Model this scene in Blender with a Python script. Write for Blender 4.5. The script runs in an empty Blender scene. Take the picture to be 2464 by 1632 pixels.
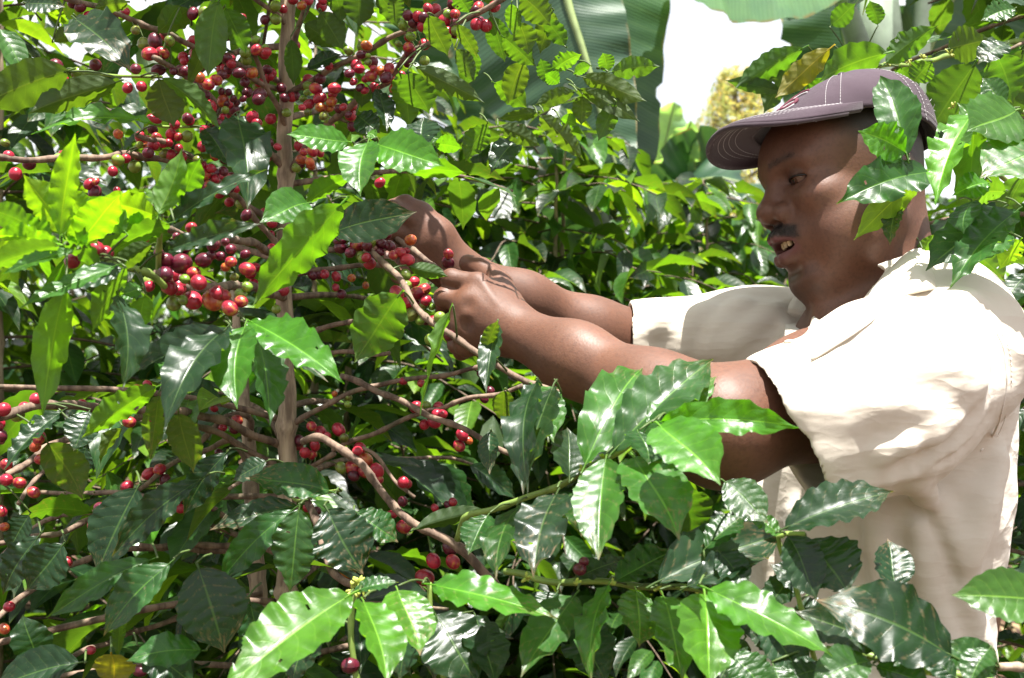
import bpy, bmesh, math, random
import numpy as np
from mathutils import Vector, Matrix, Euler

random.seed(7)
rng = np.random.default_rng(11)
scene = bpy.context.scene
COL = scene.collection

# ------------------------------------------------------------------ camera, sky, sun, exposure
CAM_Z = 1.44
K = 0.42                                   # half frame width at one metre
cam_data = bpy.data.cameras.new('camera')
cam = bpy.data.objects.new('camera', cam_data)
COL.objects.link(cam)
cam.location = (0, 0, CAM_Z)
cam.rotation_euler = (math.radians(90), 0, 0)
cam_data.sensor_width = 23.6
cam_data.lens = 23.6 / 2 / K
cam_data.clip_start = 0.02
cam_data.clip_end = 800
cam_data.dof.use_dof = True
cam_data.dof.focus_distance = 1.27
cam_data.dof.aperture_fstop = 7.1
scene.camera = cam

SUN_DIR = Vector((0.10, -0.19, 0.98)).normalized()      # towards the sun
world = bpy.data.worlds.new('World')
scene.world = world
world.use_nodes = True
wn = world.node_tree
bg = wn.nodes['Background']
sky = wn.nodes.new('ShaderNodeTexSky')
sky.sky_type = 'NISHITA'
sky.sun_disc = False
sky.sun_elevation = math.asin(SUN_DIR.z)
sky.sun_rotation = math.atan2(SUN_DIR.x, SUN_DIR.y)
sky.altitude = 1700
sky.air_density = 1.0
sky.dust_density = 4.0
# thin white cloud over the whole sky
tc = wn.nodes.new('ShaderNodeTexCoord')
cl = wn.nodes.new('ShaderNodeTexNoise')
cl.inputs['Scale'].default_value = 2.2
cl.inputs['Detail'].default_value = 6
cr = wn.nodes.new('ShaderNodeMapRange')
cr.inputs['From Min'].default_value = 0.3
cr.inputs['From Max'].default_value = 0.62
cr.inputs['To Min'].default_value = 0.45
cr.inputs['To Max'].default_value = 0.95
cm = wn.nodes.new('ShaderNodeMix')
cm.data_type = 'RGBA'
cm.inputs['B'].default_value = (9.2, 9.2, 9.2, 1)
wn.links.new(tc.outputs['Generated'], cl.inputs['Vector'])
wn.links.new(cl.outputs['Fac'], cr.inputs['Value'])
wn.links.new(cr.outputs['Result'], cm.inputs['Factor'])
wn.links.new(sky.outputs['Color'], cm.inputs['A'])
wn.links.new(cm.outputs['Result'], bg.inputs['Color'])
bg.inputs['Strength'].default_value = 0.050

sd = bpy.data.lights.new('sun', 'SUN')
sd.energy = 5.0
sd.angle = math.radians(0.53)
sd.color = (1.0, 0.96, 0.90)
sun = bpy.data.objects.new('sun', sd)
COL.objects.link(sun)
sun.location = (0, 0, 6)
sun.rotation_euler = SUN_DIR.to_track_quat('Z', 'Y').to_euler()

scene.view_settings.view_transform = 'Standard'
scene.view_settings.look = 'None'
scene.view_settings.gamma = 1
scene.view_settings.use_curve_mapping = False
scene.view_settings.exposure = 1.8
scene.cycles.max_bounces = 8
scene.cycles.transparent_max_bounces = 8


def P(px, py, Y):
    """a point of the place: where the line through photo point px, py (2464 wide) stands at depth Y"""
    return Vector(((px - 1232) / 1232 * K * Y, Y, CAM_Z - (py - 816) / 1232 * K * Y))


def S(Y):
    """metres per photo point at depth Y"""
    return K * Y / 1232


# ------------------------------------------------------------------ object helpers
def link(o, parent=None):
    COL.objects.link(o)
    if parent is not None:
        o.parent = parent
    return o


def tag(o, label=None, cat=None, group=None, kind=None):
    if label: o['label'] = label
    if cat: o['category'] = cat
    if group: o['group'] = group
    if kind: o['kind'] = kind
    return o


def thing(name, label, cat, loc=(0, 0, 0), group=None):
    o = bpy.data.objects.new(name, None)
    o.empty_display_size = 0.05
    COL.objects.link(o)
    o.location = loc
    return tag(o, label, cat, group)


def mesh_np(name, V, F, uv=None, smooth=True):
    """V (n,3), F list of equal-length faces as an array (m,k); uv per vertex (n,2)"""
    V = np.asarray(V, np.float32); F = np.asarray(F, np.int32)
    m = bpy.data.meshes.new(name)
    m.vertices.add(len(V)); m.vertices.foreach_set('co', V.ravel())
    n, k = F.shape
    m.loops.add(n * k); m.loops.foreach_set('vertex_index', F.ravel())
    m.polygons.add(n)
    m.polygons.foreach_set('loop_start', np.arange(0, n * k, k, dtype=np.int32))
    m.polygons.foreach_set('loop_total', np.full(n, k, np.int32))
    m.update(calc_edges=True)
    if smooth:
        m.polygons.foreach_set('use_smooth', np.ones(n, bool))
    if uv is not None:
        l = m.uv_layers.new(name='UVMap')
        l.data.foreach_set('uv', np.asarray(uv, np.float32)[F.ravel()].ravel())
    return m


def mobj(name, mesh, mat=None, parent=None):
    o = bpy.data.objects.new(name, mesh)
    if mat is not None and not mesh.materials:
        mesh.materials.append(mat)
    return link(o, parent)


class MB:
    """collects quads"""
    def __init__(s): s.V = []; s.F = []; s.U = []; s.n = 0
    def add(s, V, F, U=None):
        V = np.asarray(V, float)
        s.V.append(V); s.F.append(np.asarray(F) + s.n)
        s.U.append(np.zeros((len(V), 2)) if U is None else np.asarray(U))
        s.n += len(V)
    def tube(s, pts, rad, seg=8, cap=True):
        pts = np.array([tuple(p) for p in pts], float); m = len(pts)
        rad = np.broadcast_to(np.asarray(rad, float), (m,))
        T = np.gradient(pts, axis=0); T /= np.linalg.norm(T, axis=1, keepdims=True) + 1e-12
        ref = np.array([0.31, 0.17, 0.93]); 
        if abs(T[0] @ ref) > 0.93: ref = np.array([0.9, 0.3, 0.1])
        A = np.cross(T, ref); A /= np.linalg.norm(A, axis=1, keepdims=True) + 1e-12
        B = np.cross(T, A)
        th = np.linspace(0, 2 * np.pi, seg, endpoint=False)
        V = pts[:, None] + rad[:, None, None] * (np.cos(th)[None, :, None] * A[:, None] + np.sin(th)[None, :, None] * B[:, None])
        V = V.reshape(-1, 3)
        i = np.arange(m - 1)[:, None] * seg; j = np.arange(seg)[None]; j2 = (j + 1) % seg
        F = np.stack([i + j, i + j2, i + seg + j2, i + seg + j], -1).reshape(-1, 4)
        L = np.concatenate([[0], np.cumsum(np.linalg.norm(np.diff(pts, axis=0), axis=1))])
        U = np.stack([np.tile(th / 6.2832, m), np.repeat(L, seg)], -1)
        if cap:
            V = np.vstack([V, pts[0], pts[-1]]); U = np.vstack([U, [0, 0], [0, L[-1]]])
            c0, c1 = m * seg, m * seg + 1
            ex = [[c0, (a + 1) % seg, a, a] for a in range(seg)] + [[c1, (m - 1) * seg + a, (m - 1) * seg + (a + 1) % seg, (m - 1) * seg + (a + 1) % seg] for a in range(seg)]
            s.add(V, F, U)
            s.tri = getattr(s, 'tri', []) + [(np.array(e[:3]) + s.n - len(V)) for e in ex]
        else:
            s.add(V, F, U)
    def grid(s, G, U=None):
        G = np.asarray(G, float); a, b = G.shape[:2]
        i = np.arange(a - 1)[:, None] * b; j = np.arange(b - 1)[None]
        F = np.stack([i + j, i + j + 1, i + b + j + 1, i + b + j], -1).reshape(-1, 4)
        if U is None:
            uu, vv = np.meshgrid(np.linspace(0, 1, b), np.linspace(0, 1, a))
            U = np.stack([uu, vv], -1)
        s.add(G.reshape(-1, 3), F, np.asarray(U).reshape(-1, 2))
    def mesh(s, name, smooth=True):
        V = np.vstack(s.V); F = np.vstack(s.F); U = np.vstack(s.U)
        tri = getattr(s, 'tri', [])
        m = bpy.data.meshes.new(name)
        nq, nt = len(F), len(tri)
        li = np.concatenate([F.ravel(), np.array(tri, int).ravel()]) if nt else F.ravel()
        m.vertices.add(len(V)); m.vertices.foreach_set('co', V.astype(np.float32).ravel())
        m.loops.add(len(li)); m.loops.foreach_set('vertex_index', li.astype(np.int32))
        m.polygons.add(nq + nt)
        ls = np.concatenate([np.arange(nq) * 4, nq * 4 + np.arange(nt) * 3]).astype(np.int32)
        lt = np.concatenate([np.full(nq, 4), np.full(nt, 3)]).astype(np.int32)
        m.polygons.foreach_set('loop_start', ls); m.polygons.foreach_set('loop_total', lt)
        m.update(calc_edges=True)
        if smooth: m.polygons.foreach_set('use_smooth', np.ones(nq + nt, bool))
        l = m.uv_layers.new(name='UVMap'); l.data.foreach_set('uv', U[li].astype(np.float32).ravel())
        return m
    def build(s, name, mat, parent=None, smooth=True):
        return mobj(name, s.mesh(name, smooth), mat, parent)


def spline(pts, n):
    """Catmull-Rom through pts (m,d) resampled to n points"""
    p = np.array([tuple(q) for q in pts], float); m = len(p)
    if m == 2:
        t = np.linspace(0, 1, n)[:, None]; return p[0] * (1 - t) + p[1] * t
    e = np.vstack([2 * p[0] - p[1], p, 2 * p[-1] - p[-2]])
    t = np.linspace(0, m - 1 - 1e-9, n); i = t.astype(int); f = (t - i)[:, None]
    a, b, c, d = e[i], e[i + 1], e[i + 2], e[i + 3]
    return 0.5 * (2 * b + (c - a) * f + (2 * a - 5 * b + 4 * c - d) * f ** 2 + (3 * b - a - 3 * c + d) * f ** 3)


# ------------------------------------------------------------------ material helpers
class NT:
    def __init__(s, name):
        s.m = bpy.data.materials.new(name); s.m.use_nodes = True
        s.t = s.m.node_tree; s.p = s.t.nodes['Principled BSDF']; s.out = s.t.nodes['Material Output']
    def n(s, typ, **kw):
        nd = s.t.nodes.new('ShaderNode' + typ)
        for k, v in kw.items():
            if k.startswith('i_'):
                nd.inputs[k[2:].replace('_', ' ')].default_value = v
            else: setattr(nd, k, v)
        return nd
    def l(s, a, b): s.t.links.new(a, b)
    def set(s, inp, v):
        if hasattr(v, 'links') or isinstance(v, bpy.types.NodeSocket): s.l(v, inp)
        else: inp.default_value = v
    def math(s, op, a, b=None, c=None, clamp=False):
        nd = s.n('Math', operation=op, use_clamp=clamp)
        s.set(nd.inputs[0], a)
        if b is not None: s.set(nd.inputs[1], b)
        if c is not None: s.set(nd.inputs[2], c)
        return nd.outputs[0]
    def ramp(s, v, a, b, lo=0.0, hi=1.0, smooth=True):
        nd = s.n('MapRange', interpolation_type='SMOOTHSTEP' if smooth else 'LINEAR')
        s.set(nd.inputs['Value'], v)
        for k, x in (('From Min', a), ('From Max', b), ('To Min', lo), ('To Max', hi)): s.set(nd.inputs[k], x)
        return nd.outputs['Result']
    def mix(s, f, a, b, blend='MIX'):
        nd = s.n('Mix', data_type='RGBA', blend_type=blend)
        s.set(nd.inputs['Factor'], f); s.set(nd.inputs['A'], a); s.set(nd.inputs['B'], b)
        return nd.outputs['Result']
    def noise(s, scale, detail=3, vec=None, rough=0.5):
        nd = s.n('TexNoise'); nd.inputs['Scale'].default_value = scale
        nd.inputs['Detail'].default_value = detail; nd.inputs['Roughness'].default_value = rough
        if vec is not None: s.l(vec, nd.inputs['Vector'])
        return nd.outputs['Fac']
    def bump(s, h, strength=0.3, dist=0.001, normal=None):
        nd = s.n('Bump'); nd.inputs['Strength'].default_value = strength; nd.inputs['Distance'].default_value = dist
        s.l(h, nd.inputs['Height'])
        if normal is not None: s.l(normal, nd.inputs['Normal'])
        return nd.outputs['Normal']
    def obj(s): return s.n('TexCoord').outputs['Object']
    def gen(s): return s.n('TexCoord').outputs['Generated']


def rgb(r, g, b): return (r, g, b, 1)


def plain(name, c, rough=0.6, spec=0.4, var=0.25, scale=60, bump=0.2):
    t = NT(name); v = t.obj()
    nz = t.noise(scale, 4, v)
    t.l(t.mix(t.ramp(nz, 0.3, 0.7), rgb(*[x * (1 - var) for x in c]), rgb(*[min(1, x * (1 + var)) for x in c])), t.p.inputs['Base Color'])
    t.p.inputs['Roughness'].default_value = rough
    t.p.inputs['Specular IOR Level'].default_value = spec
    if bump: t.l(t.bump(t.noise(scale * 3, 3, v), bump, 0.0006), t.p.inputs['Normal'])
    return t.m

# ------------------------------------------------------------------ signed distance modelling for the figure
f32 = np.float32


def smin(a, b, k):
    h = np.clip(0.5 + 0.5 * (b - a) / k, 0, 1)
    return b * (1 - h) + a * h - k * h * (1 - h)


def smax(a, b, k): return -smin(-a, -b, k)


def ell(p, c, r):
    q = p - np.asarray(c, f32)
    r = np.asarray(r, f32)
    k0 = np.sqrt(((q / r) ** 2).sum(-1)); k1 = np.sqrt(((q / (r * r)) ** 2).sum(-1)) + 1e-9
    return k0 * (k0 - 1) / k1


def cone(p, a, b, ra, rb):
    a = np.asarray(tuple(a), f32); b = np.asarray(tuple(b), f32)
    ab = b - a; q = p - a
    h = np.clip((q @ ab) / (ab @ ab), 0, 1)
    d = q - h[:, None] * ab
    return np.sqrt((d * d).sum(-1)) - (ra + (rb - ra) * h)


def chain(p, pts, rad, k):
    d = None
    for i in range(len(pts) - 1):
        e = cone(p, pts[i], pts[i + 1], rad[i], rad[i + 1])
        d = e if d is None else smin(d, e, k)
    return d


def surface_net(fn, lo, hi, h):
    """sparse surface nets: fn(points)->distance; returns vertices, quads"""
    lo = np.asarray(lo, float); hi = np.asarray(hi, float)
    B = 4; H = h * B
    nb = np.ceil((hi - lo) / H).astype(int)
    I = np.stack(np.meshgrid(*[np.arange(n) for n in nb], indexing='ij'), -1).reshape(-1, 3)
    C = (lo + (I + 0.5) * H).astype(f32)
    d = np.concatenate([fn(c) for c in np.array_split(C, max(1, len(C) // 200000))])
    I = I[np.abs(d) < H * 1.15]
    loc = np.stack(np.meshgrid(*[np.arange(B + 1)] * 3, indexing='ij'), -1).reshape(-1, 3)
    D = []
    for part in np.array_split(I, max(1, len(I) // 3000)):
        pts = (lo + (part[:, None] * B + loc[None]) * h).astype(f32)
        D.append(fn(pts.reshape(-1, 3)).reshape(len(part), B + 1, B + 1, B + 1))
    D = np.concatenate(D)
    dims = nb * B + 2
    key = lambda c: (c[..., 0].astype(np.int64) * dims[1] + c[..., 1]) * dims[2] + c[..., 2]
    sg = D < 0
    acc = np.zeros((len(I), B, B, B, 3), f32); cnt = np.zeros((len(I), B, B, B), f32)
    cor = [(a, b, c) for a in (0, 1) for b in (0, 1) for c in (0, 1)]
    sl = lambda o: (slice(None),) + tuple(slice(x, x + B) for x in o)
    for o in cor:
        for ax in range(3):
            if o[ax]: continue
            o2 = list(o); o2[ax] = 1
            d0, d1 = D[sl(o)], D[sl(o2)]
            m = sg[sl(o)] != sg[sl(o2)]
            t = np.where(m, d0 / np.where(m, d0 - d1, 1), 0)
            for q in range(3):
                acc[..., q] += np.where(m, t if q == ax else o[q], 0)
            cnt += m
    act = cnt > 0
    bi, x, y, z = np.nonzero(act)
    cell = I[bi] * B + np.stack([x, y, z], -1)
    V = lo + (cell + acc[act] / cnt[act][:, None]) * h
    ck = key(cell); order = np.argsort(ck); cks = ck[order]

    def look(c):
        kk = key(c); j = np.clip(np.searchsorted(cks, kk), 0, len(cks) - 1)
        return np.where(cks[j] == kk, order[j], -1)
    Q = []
    for ax in range(3):
        o2 = [0, 0, 0]; o2[ax] = 1
        s0, s1 = sg[sl((0, 0, 0))], sg[sl(o2)]
        m = s0 != s1
        bi, x, y, z = np.nonzero(m)
        c = I[bi] * B + np.stack([x, y, z], -1)
        u, v = [(1, 2), (2, 0), (0, 1)][ax]
        eu = np.zeros(3, int); eu[u] = 1; ev = np.zeros(3, int); ev[v] = 1
        q = np.stack([look(c - eu - ev), look(c - ev), look(c), look(c - eu)], -1)
        flip = ~s0[m]
        q[flip] = q[flip][:, ::-1]
        Q.append(q[(q >= 0).all(1)])
    return V, np.vstack(Q)


class Group:
    """part of the figure, evaluated only near its own box"""
    def __init__(s, lo, hi, fn): s.lo = np.asarray(lo, f32); s.hi = np.asarray(hi, f32); s.fn = fn
    def __call__(s, p):
        q = np.maximum(np.maximum(s.lo - p, p - s.hi), 0)
        out = np.sqrt((q * q).sum(-1)) + 0.02
        m = out < 0.06
        if m.any(): out[m] = s.fn(p[m])
        return out

# ------------------------------------------------------------------ the man: head frame
YAW, PITCH, ROLL = math.radians(13), math.radians(11), math.radians(9)
_f0 = Vector((-math.cos(YAW), -math.sin(YAW), 0)); _l0 = Vector((math.sin(YAW), -math.cos(YAW), 0)); _u0 = Vector((0, 0, 1))
_f = math.cos(PITCH) * _f0 - math.sin(PITCH) * _u0
_u = math.sin(PITCH) * _f0 + math.cos(PITCH) * _u0
_u, _l = math.cos(ROLL) * _u - math.sin(ROLL) * _l0, math.cos(ROLL) * _l0 + math.sin(ROLL) * _u
HEAD_O = P(2040, 454, 1.37)
HM = np.array([_f, _l, _u], f32)                 # rows: forward, left, up


def to_head(p): return (p - np.array(HEAD_O, f32)) @ HM.T
def head_w(x, y, z): return Vector(HEAD_O) + _f * x + _l * y + _u * z


def head_sdf(pw):
    p = to_head(pw)
    q = p.copy(); q[:, 1] = np.abs(q[:, 1])
    d = ell(p, (-.006, 0, .034), (.087, .077, .082))
    d = smin(d, ell(p, (.038, 0, .040), (.053, .064, .050)), .02)
    d = smin(d, ell(p, (.028, 0, -.030), (.060, .060, .080)), .03)
    d = smin(d, cone(q, (-.004, .055, -.045), (.062, .020, -.094), .021, .019), .022)
    d = smin(d, ell(p, (.071, 0, -.091), (.021, .028, .020)), .018)
    d = smin(d, ell(q, (.034, .044, -.050), (.042, .031, .044)), .02)
    d = smin(d, ell(q, (.057, .045, -.008), (.024, .021, .017)), .018)
    d = smin(d, cone(q, (.079, .012, .033), (.062, .047, .033), .0105, .0100), .013)
    d = smin(d, ell(p, (.078, 0, .036), (.014, .018, .016)), .012)
    d = smin(d, ell(p, (.072, 0, -.046), (.030, .036, .030)), .016)
    # under the chin and the neck
    d = smin(d, ell(p, (.020, 0, -.098), (.052, .044, .024)), .024)
    # eye sockets
    d = smax(d, -ell(q, (.088, .034, .0165), (.017, .019, .0115)), .011)
    d = smin(d, ell(q, (.0665, .0325, .0160), (.0150, .0158, .0142)), .004)
    d = smin(d, cone(q, (.0745, .022, .0055), (.068, .046, .006), .003, .003), .006)     # bag below the eye
    d = smax(d, -ell(q, (.0760, .0352, .0128), (.0140, .0148, .0036)), .0018)
    # nose
    d = smin(d, cone(p, (.079, 0, .024), (.0985, 0, -.008), .0080, .0125), .010)
    d = smin(d, ell(p, (.1015, 0, -.0115), (.0125, .0145, .0120)), .006)
    d = smin(d, ell(q, (.0905, .0175, -.0165), (.0135, .0095, .0110)), .005)
    d = smax(d, -ell(q, (.0955, .0092, -.0262), (.0075, .0052, .0050)), .003)
    d = smax(d, -cone(q, (.073, .0315, -.024), (.062, .045, -.058), .0004, .0006), .006)  # fold beside the mouth
    # lips, parted
    d = smin(d, cone(q, (.0985, .005, -.0415), (.0775, .0300, -.0515), .0092, .0046), .004)
    d = smin(d, cone(q, (.0945, .005, -.0650), (.0765, .0290, -.0545), .0108, .0048), .004)
    d = smax(d, -ell(p, (.0965, 0, -.0525), (.026, .0245, .0062)), .003)
    d = smax(d, -ell(p, (.0965, 0, -.0815), (.010, .020, .0045)), .010)
    # ear
    e = ell(q, (-.013, .0785, -.016), (.0175, .0060, .0310))
    e = smax(e, -ell(q, (-.008, .0845, -.014), (.0105, .0050, .0190)), .003)
    e = smin(e, ell(q, (-.007, .0765, -.042), (.0085, .0055, .0095)), .005)
    e = smin(e, ell(q, (.003, .0745, -.020), (.0060, .0060, .0070)), .004)
    d = smin(d, e, .006)
    return d


# ------------------------------------------------------------------ arms, hands and trunk (world coordinates)
NS, NE, NW = P(2290, 840, 1.19), P(1738, 1030, 1.05), P(1228, 790, 1.215)      # near shoulder, elbow, wrist
FS, FE, FW = P(2080, 810, 1.53), P(1545, 842, 1.50), P(1105, 655, 1.40)       # far arm
NECK = [head_w(-.018, 0, -.02), P(2125, 690, 1.375), P(2190, 840, 1.37)]


def lerp(a, b, t): return Vector(a) * (1 - t) + Vector(b) * t


def trunk_sdf(p):
    d = chain(p, NECK, [.062, .060, .072], .02)
    d = smin(d, cone(p, P(2280, 850, 1.21), P(2100, 850, 1.51), .058, .056), .04)
    d = smin(d, ell(p, P(2160, 990, 1.37), (.105, .145, .15)), .05)
    d = smin(d, ell(p, P(2150, 1330, 1.37), (.110, .145, .24)), .05)
    d = smin(d, cone(p, P(1990, 760, 1.33), P(2150, 800, 1.33), .012, .012), .02)
    d = smin(d, ell(p, P(2055, 865, 1.38), (.070, .12, .075)), .03)
    # creases round the neck
    d = smax(d, -cone(p, P(1985, 742, 1.28), P(2080, 700, 1.285), .0012, .0012), .004)
    return d


def arm_sdf(p, a, b, c, r):
    f = lerp(b, c, .28) - Vector((0, 0, .003))
    return chain(p, [a, lerp(a, b, .6), b, f, lerp(b, c, .66), c], r, .03)


def near_arm(p):
    d = arm_sdf(p, NS, NE, NW, [.056, .054, .0465, .0395, .030, .0245])
    d = smin(d, ell(p, P(1775, 1075, 1.05), (.018, .018, .018)), .02)
    # veins and the muscle line of the forearm
    for q in ([(1600, 930), (1500, 905), (1400, 850), (1300, 812)], [(1540, 985), (1450, 950), (1370, 900), (1330, 850)]):
        v = [P(x, y, 1.215 - (x - 1228) / 510 * .165 - .031 - (x - 1228) / 510 * .012) for x, y in q]
        d = smin(d, chain(p, v, [.0011, .0013, .0013, .001], .003), .006)
    return d


def far_arm(p): return arm_sdf(p, FS, FE, FW, [.052, .050, .043, .036, .028, .0245])


# near (left) hand: back of the hand towards the camera, fingers closed round the branch
NEAR_FINGERS = [
    [(1150, 684, 1.232), (1086, 672, 1.240), (1082, 700, 1.272), (1112, 716, 1.286)],
    [(1126, 730, 1.226), (1069, 717, 1.238), (1070, 747, 1.272), (1104, 757, 1.286)],
    [(1112, 790, 1.226), (1082, 782, 1.246), (1090, 806, 1.276), (1118, 806, 1.286)],
    [(1122, 834, 1.232), (1100, 829, 1.252), (1110, 848, 1.276), (1132, 842, 1.284)]]
NEAR_R = [(.0112, .0101, .0093, .0082), (.0112, .0102, .0094, .0082), (.0108, .0100, .0092, .0078), (.0102, .0094, .0084, .0072)]
NEAR_THUMB = [(1216, 748, 1.236), (1200, 688, 1.262), (1158, 648, 1.284), (1126, 634, 1.292)]


def near_hand(p):
    w = NW
    d = ell_between(p, w, P(1140, 752, 1.232), .026, .0225)
    for f, r in zip(NEAR_FINGERS, NEAR_R):
        pts = [P(*q) for q in f]
        d = smin(d, chain(p, [lerp(w, pts[0], .25), pts[0]], [.017, r[0] * 1.12], .01), .014)
    d = smin(d, chain(p, [w] + [P(*q) for q in NEAR_THUMB[:2]], [.020, .020, .0145], .01), .012)
    # web of the palm side
    d = smin(d, cone(p, P(1190, 720, 1.25), P(1160, 810, 1.25), .018, .016), .015)
    for f, r in zip(NEAR_FINGERS, NEAR_R):
        pts = [P(*q) for q in f]
        e = chain(p, pts, r, .003)
        e = smin(e, ell(p, pts[1], (r[1] * 1.06,) * 3), .003)
        d = smin(d, e, .0026)
    # tendons on the back of the hand, grooves between the knuckles
    for f in NEAR_FINGERS[:3]:
        d = smin(d, cone(p, lerp(w, P(*f[0]), .35) + Vector((0, -.0205, .004)), P(*f[0]) + Vector((.004, -.0098, .002)), .0016, .0022), .006)
    d = smax(d, -ell(p, P(1122, 731, 1.2015), (.005, .007, .006)), .008)
    d = smax(d, -ell(p, P(1118, 782, 1.2035), (.005, .007, .006)), .008)
    e = chain(p, [P(*q) for q in NEAR_THUMB[1:]], (.0140, .0122, .0098), .004)
    return smin(d, e, .006)


def ell_between(p, a, b, ra, rb): return cone(p, a, b, ra, rb)


# far (right) hand: palm towards the camera, fingers reaching behind the leaf
FAR_FINGERS = [
    [(1000, 532, 1.375), (950, 508, 1.362), (925, 528, 1.345), (915, 556, 1.338)],
    [(985, 562, 1.380), (930, 552, 1.362), (910, 572, 1.342), (905, 598, 1.336)],
    [(985, 600, 1.380), (940, 606, 1.362), (930, 626, 1.345), (942, 646, 1.338)],
    [(1000, 634, 1.378), (965, 648, 1.362), (958, 664, 1.348), (974, 676, 1.340)]]
FAR_R = [(.0115, .0108, .0096, .0082), (.0116, .0110, .0098, .0082), (.0110, .0104, .0094, .0078), (.0100, .0092, .0082, .0070)]
FAR_THUMB = [(1050, 570, 1.385), (1010, 520, 1.385), (975, 496, 1.380), (945, 500, 1.370)]


def far_hand(p):
    d = cone(p, FW, P(1020, 588, 1.385), .026, .023)
    for f, r in zip(FAR_FINGERS, FAR_R):
        pts = [P(*q) for q in f]
        d = smin(d, chain(p, [lerp(FW, pts[0], .25), pts[0]], [.017, r[0] * 1.1], .01), .012)
    d = smin(d, chain(p, [FW] + [P(*q) for q in FAR_THUMB[:2]], [.022, .021, .0165], .01), .012)
    for f, r in zip(FAR_FINGERS, FAR_R):
        d = smin(d, chain(p, [P(*q) for q in f], r, .003), .0045)
    return smin(d, chain(p, [P(*q) for q in FAR_THUMB[1:]], (.0150, .0125, .0100), .004), .006)


def box_of(pts, m):
    a = np.array([tuple(q) for q in pts]); return a.min(0) - m, a.max(0) + m


g_head = Group(*box_of([HEAD_O], .165), head_sdf)
g_trunk = Group(*box_of([P(2190, 840, 1.37), P(2150, 1560, 1.37), NECK[0], FS, NS], .16), trunk_sdf)
g_na = Group(*box_of([NS, NE, NW], .07), near_arm)
g_fa = Group(*box_of([FS, FE, FW], .07), far_arm)
g_nh = Group(*box_of([NW] + [P(*q) for f in NEAR_FINGERS + [NEAR_THUMB] for q in f], .045), near_hand)
g_fh = Group(*box_of([FW] + [P(*q) for f in FAR_FINGERS + [FAR_THUMB] for q in f], .045), far_hand)


def body_sdf(p):
    d = smin(g_head(p), g_trunk(p), .02)
    d = smin(d, smin(g_na(p), g_nh(p), .012), .03)
    d = smin(d, smin(g_fa(p), g_fh(p), .012), .03)
    return np.maximum(d, float(P(0, 1600, 1.37)[2]) - p[:, 2])


# ------------------------------------------------------------------ shirt (a loose short-sleeved shirt, one cloth)
def plane(p, a, b, c):
    a, b, c = Vector(a), Vector(b), Vector(c)
    n = (b - a).cross(c - a).normalized()
    return (p - np.array(a, f32)) @ np.array(n, f32)


SL_T, SL_B = P(1808, 868, 1.045), P(1985, 1238, 1.075)         # top and bottom of the near sleeve's hem
RIDGE = []                                                    # folds: (points, radius, softness)


def shirt_sdf(p):
    d = cone(p, P(2165, 860, 1.36), P(2095, 1120, 1.36), .140, .145)
    q = p.copy(); c = P(2150, 1200, 1.37); q[:, 1] = c[1] + (q[:, 1] - c[1]) * .80
    d = cone(q, P(2160, 870, 1.37), P(2100, 1180, 1.37), .128, .130)
    d = smin(d, cone(q, P(2100, 1180, 1.37), P(2070, 1640, 1.37), .130, .136), .05)
    d = smin(d, cone(p, P(2275, 850, 1.205), P(2090, 835, 1.52), .075, .070), .05)
    d = smin(d, cone(p, P(2265, 770, 1.30), P(2165, 770, 1.44), .052, .052), .05)
    d = smin(d, cone(p, P(2210, 690, 1.38), P(2210, 800, 1.38), .060, .09), .03)
    sl = chain(p, [P(2270, 855, 1.20), P(2120, 955, 1.125), P(1860, 1060, 1.055)], [.084, .083, .074], .03)
    sl = np.maximum(sl, -plane(p, SL_T, SL_B, SL_T + Vector((0.02, 1, 0))))
    d = smin(d, sl, .006)
    fs = chain(p, [P(2080, 830, 1.52), P(1800, 830, 1.50), P(1480, 832, 1.485)], [.078, .066, .054], .03)
    fs = np.maximum(fs, -plane(p, P(1512, 740, 1.49), P(1505, 860, 1.49), P(1512, 740, 1.49) + Vector((.01, 1, 0))) * 1.0)
    d = smin(d, fs, .025)
    for pts, r, k in RIDGE:
        d = smin(d, chain(p, pts, [r] * len(pts), k), k) if r > 0 else smax(d, -chain(p, pts, [-r] * len(pts), k), k)
    # small cloth unevenness
    s = (np.sin(p[:, 0] * 47 + p[:, 2] * 31) * np.sin(p[:, 1] * 39 - p[:, 2] * 52 + 1.3) + .5 * np.sin(p[:, 2] * 96 + p[:, 0] * 61 + p[:, 1] * 40))
    d = d + s * .0011
    # open ends: sleeves, neck
    hollow = chain(p, [P(2080, 970, 1.105), P(1840, 1068, 1.05)], [.066, .068], .01)
    d = smax(d, -hollow, .003)
    d = smax(d, -cone(p, P(1640, 832, 1.49), P(1450, 832, 1.48), .046, .049), .003)
    d = smax(d, -chain(p, [P(2120, 620, 1.375), P(2165, 760, 1.375), P(2150, 800, 1.36)], [.085, .066, .05], .02), .006)
    d = smax(d, -chain(p, [P(2005, 690, 1.39), P(1985, 800, 1.36), P(1895, 880, 1.335)], [.072, .050, .014], .02), .006)
    d = smax(d, -chain(p, [P(2085, 715, 1.29), P(1990, 788, 1.275), P(1908, 850, 1.28)], [.034, .024, .006], .01), .005)
    for a_, b_ in ((2000, 704), (1986, 742)):
        d = smax(d, -cone(p, P(a_, b_, 1.16), P(a_, b_, 1.40), .013, .013), .004)
    return d


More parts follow.
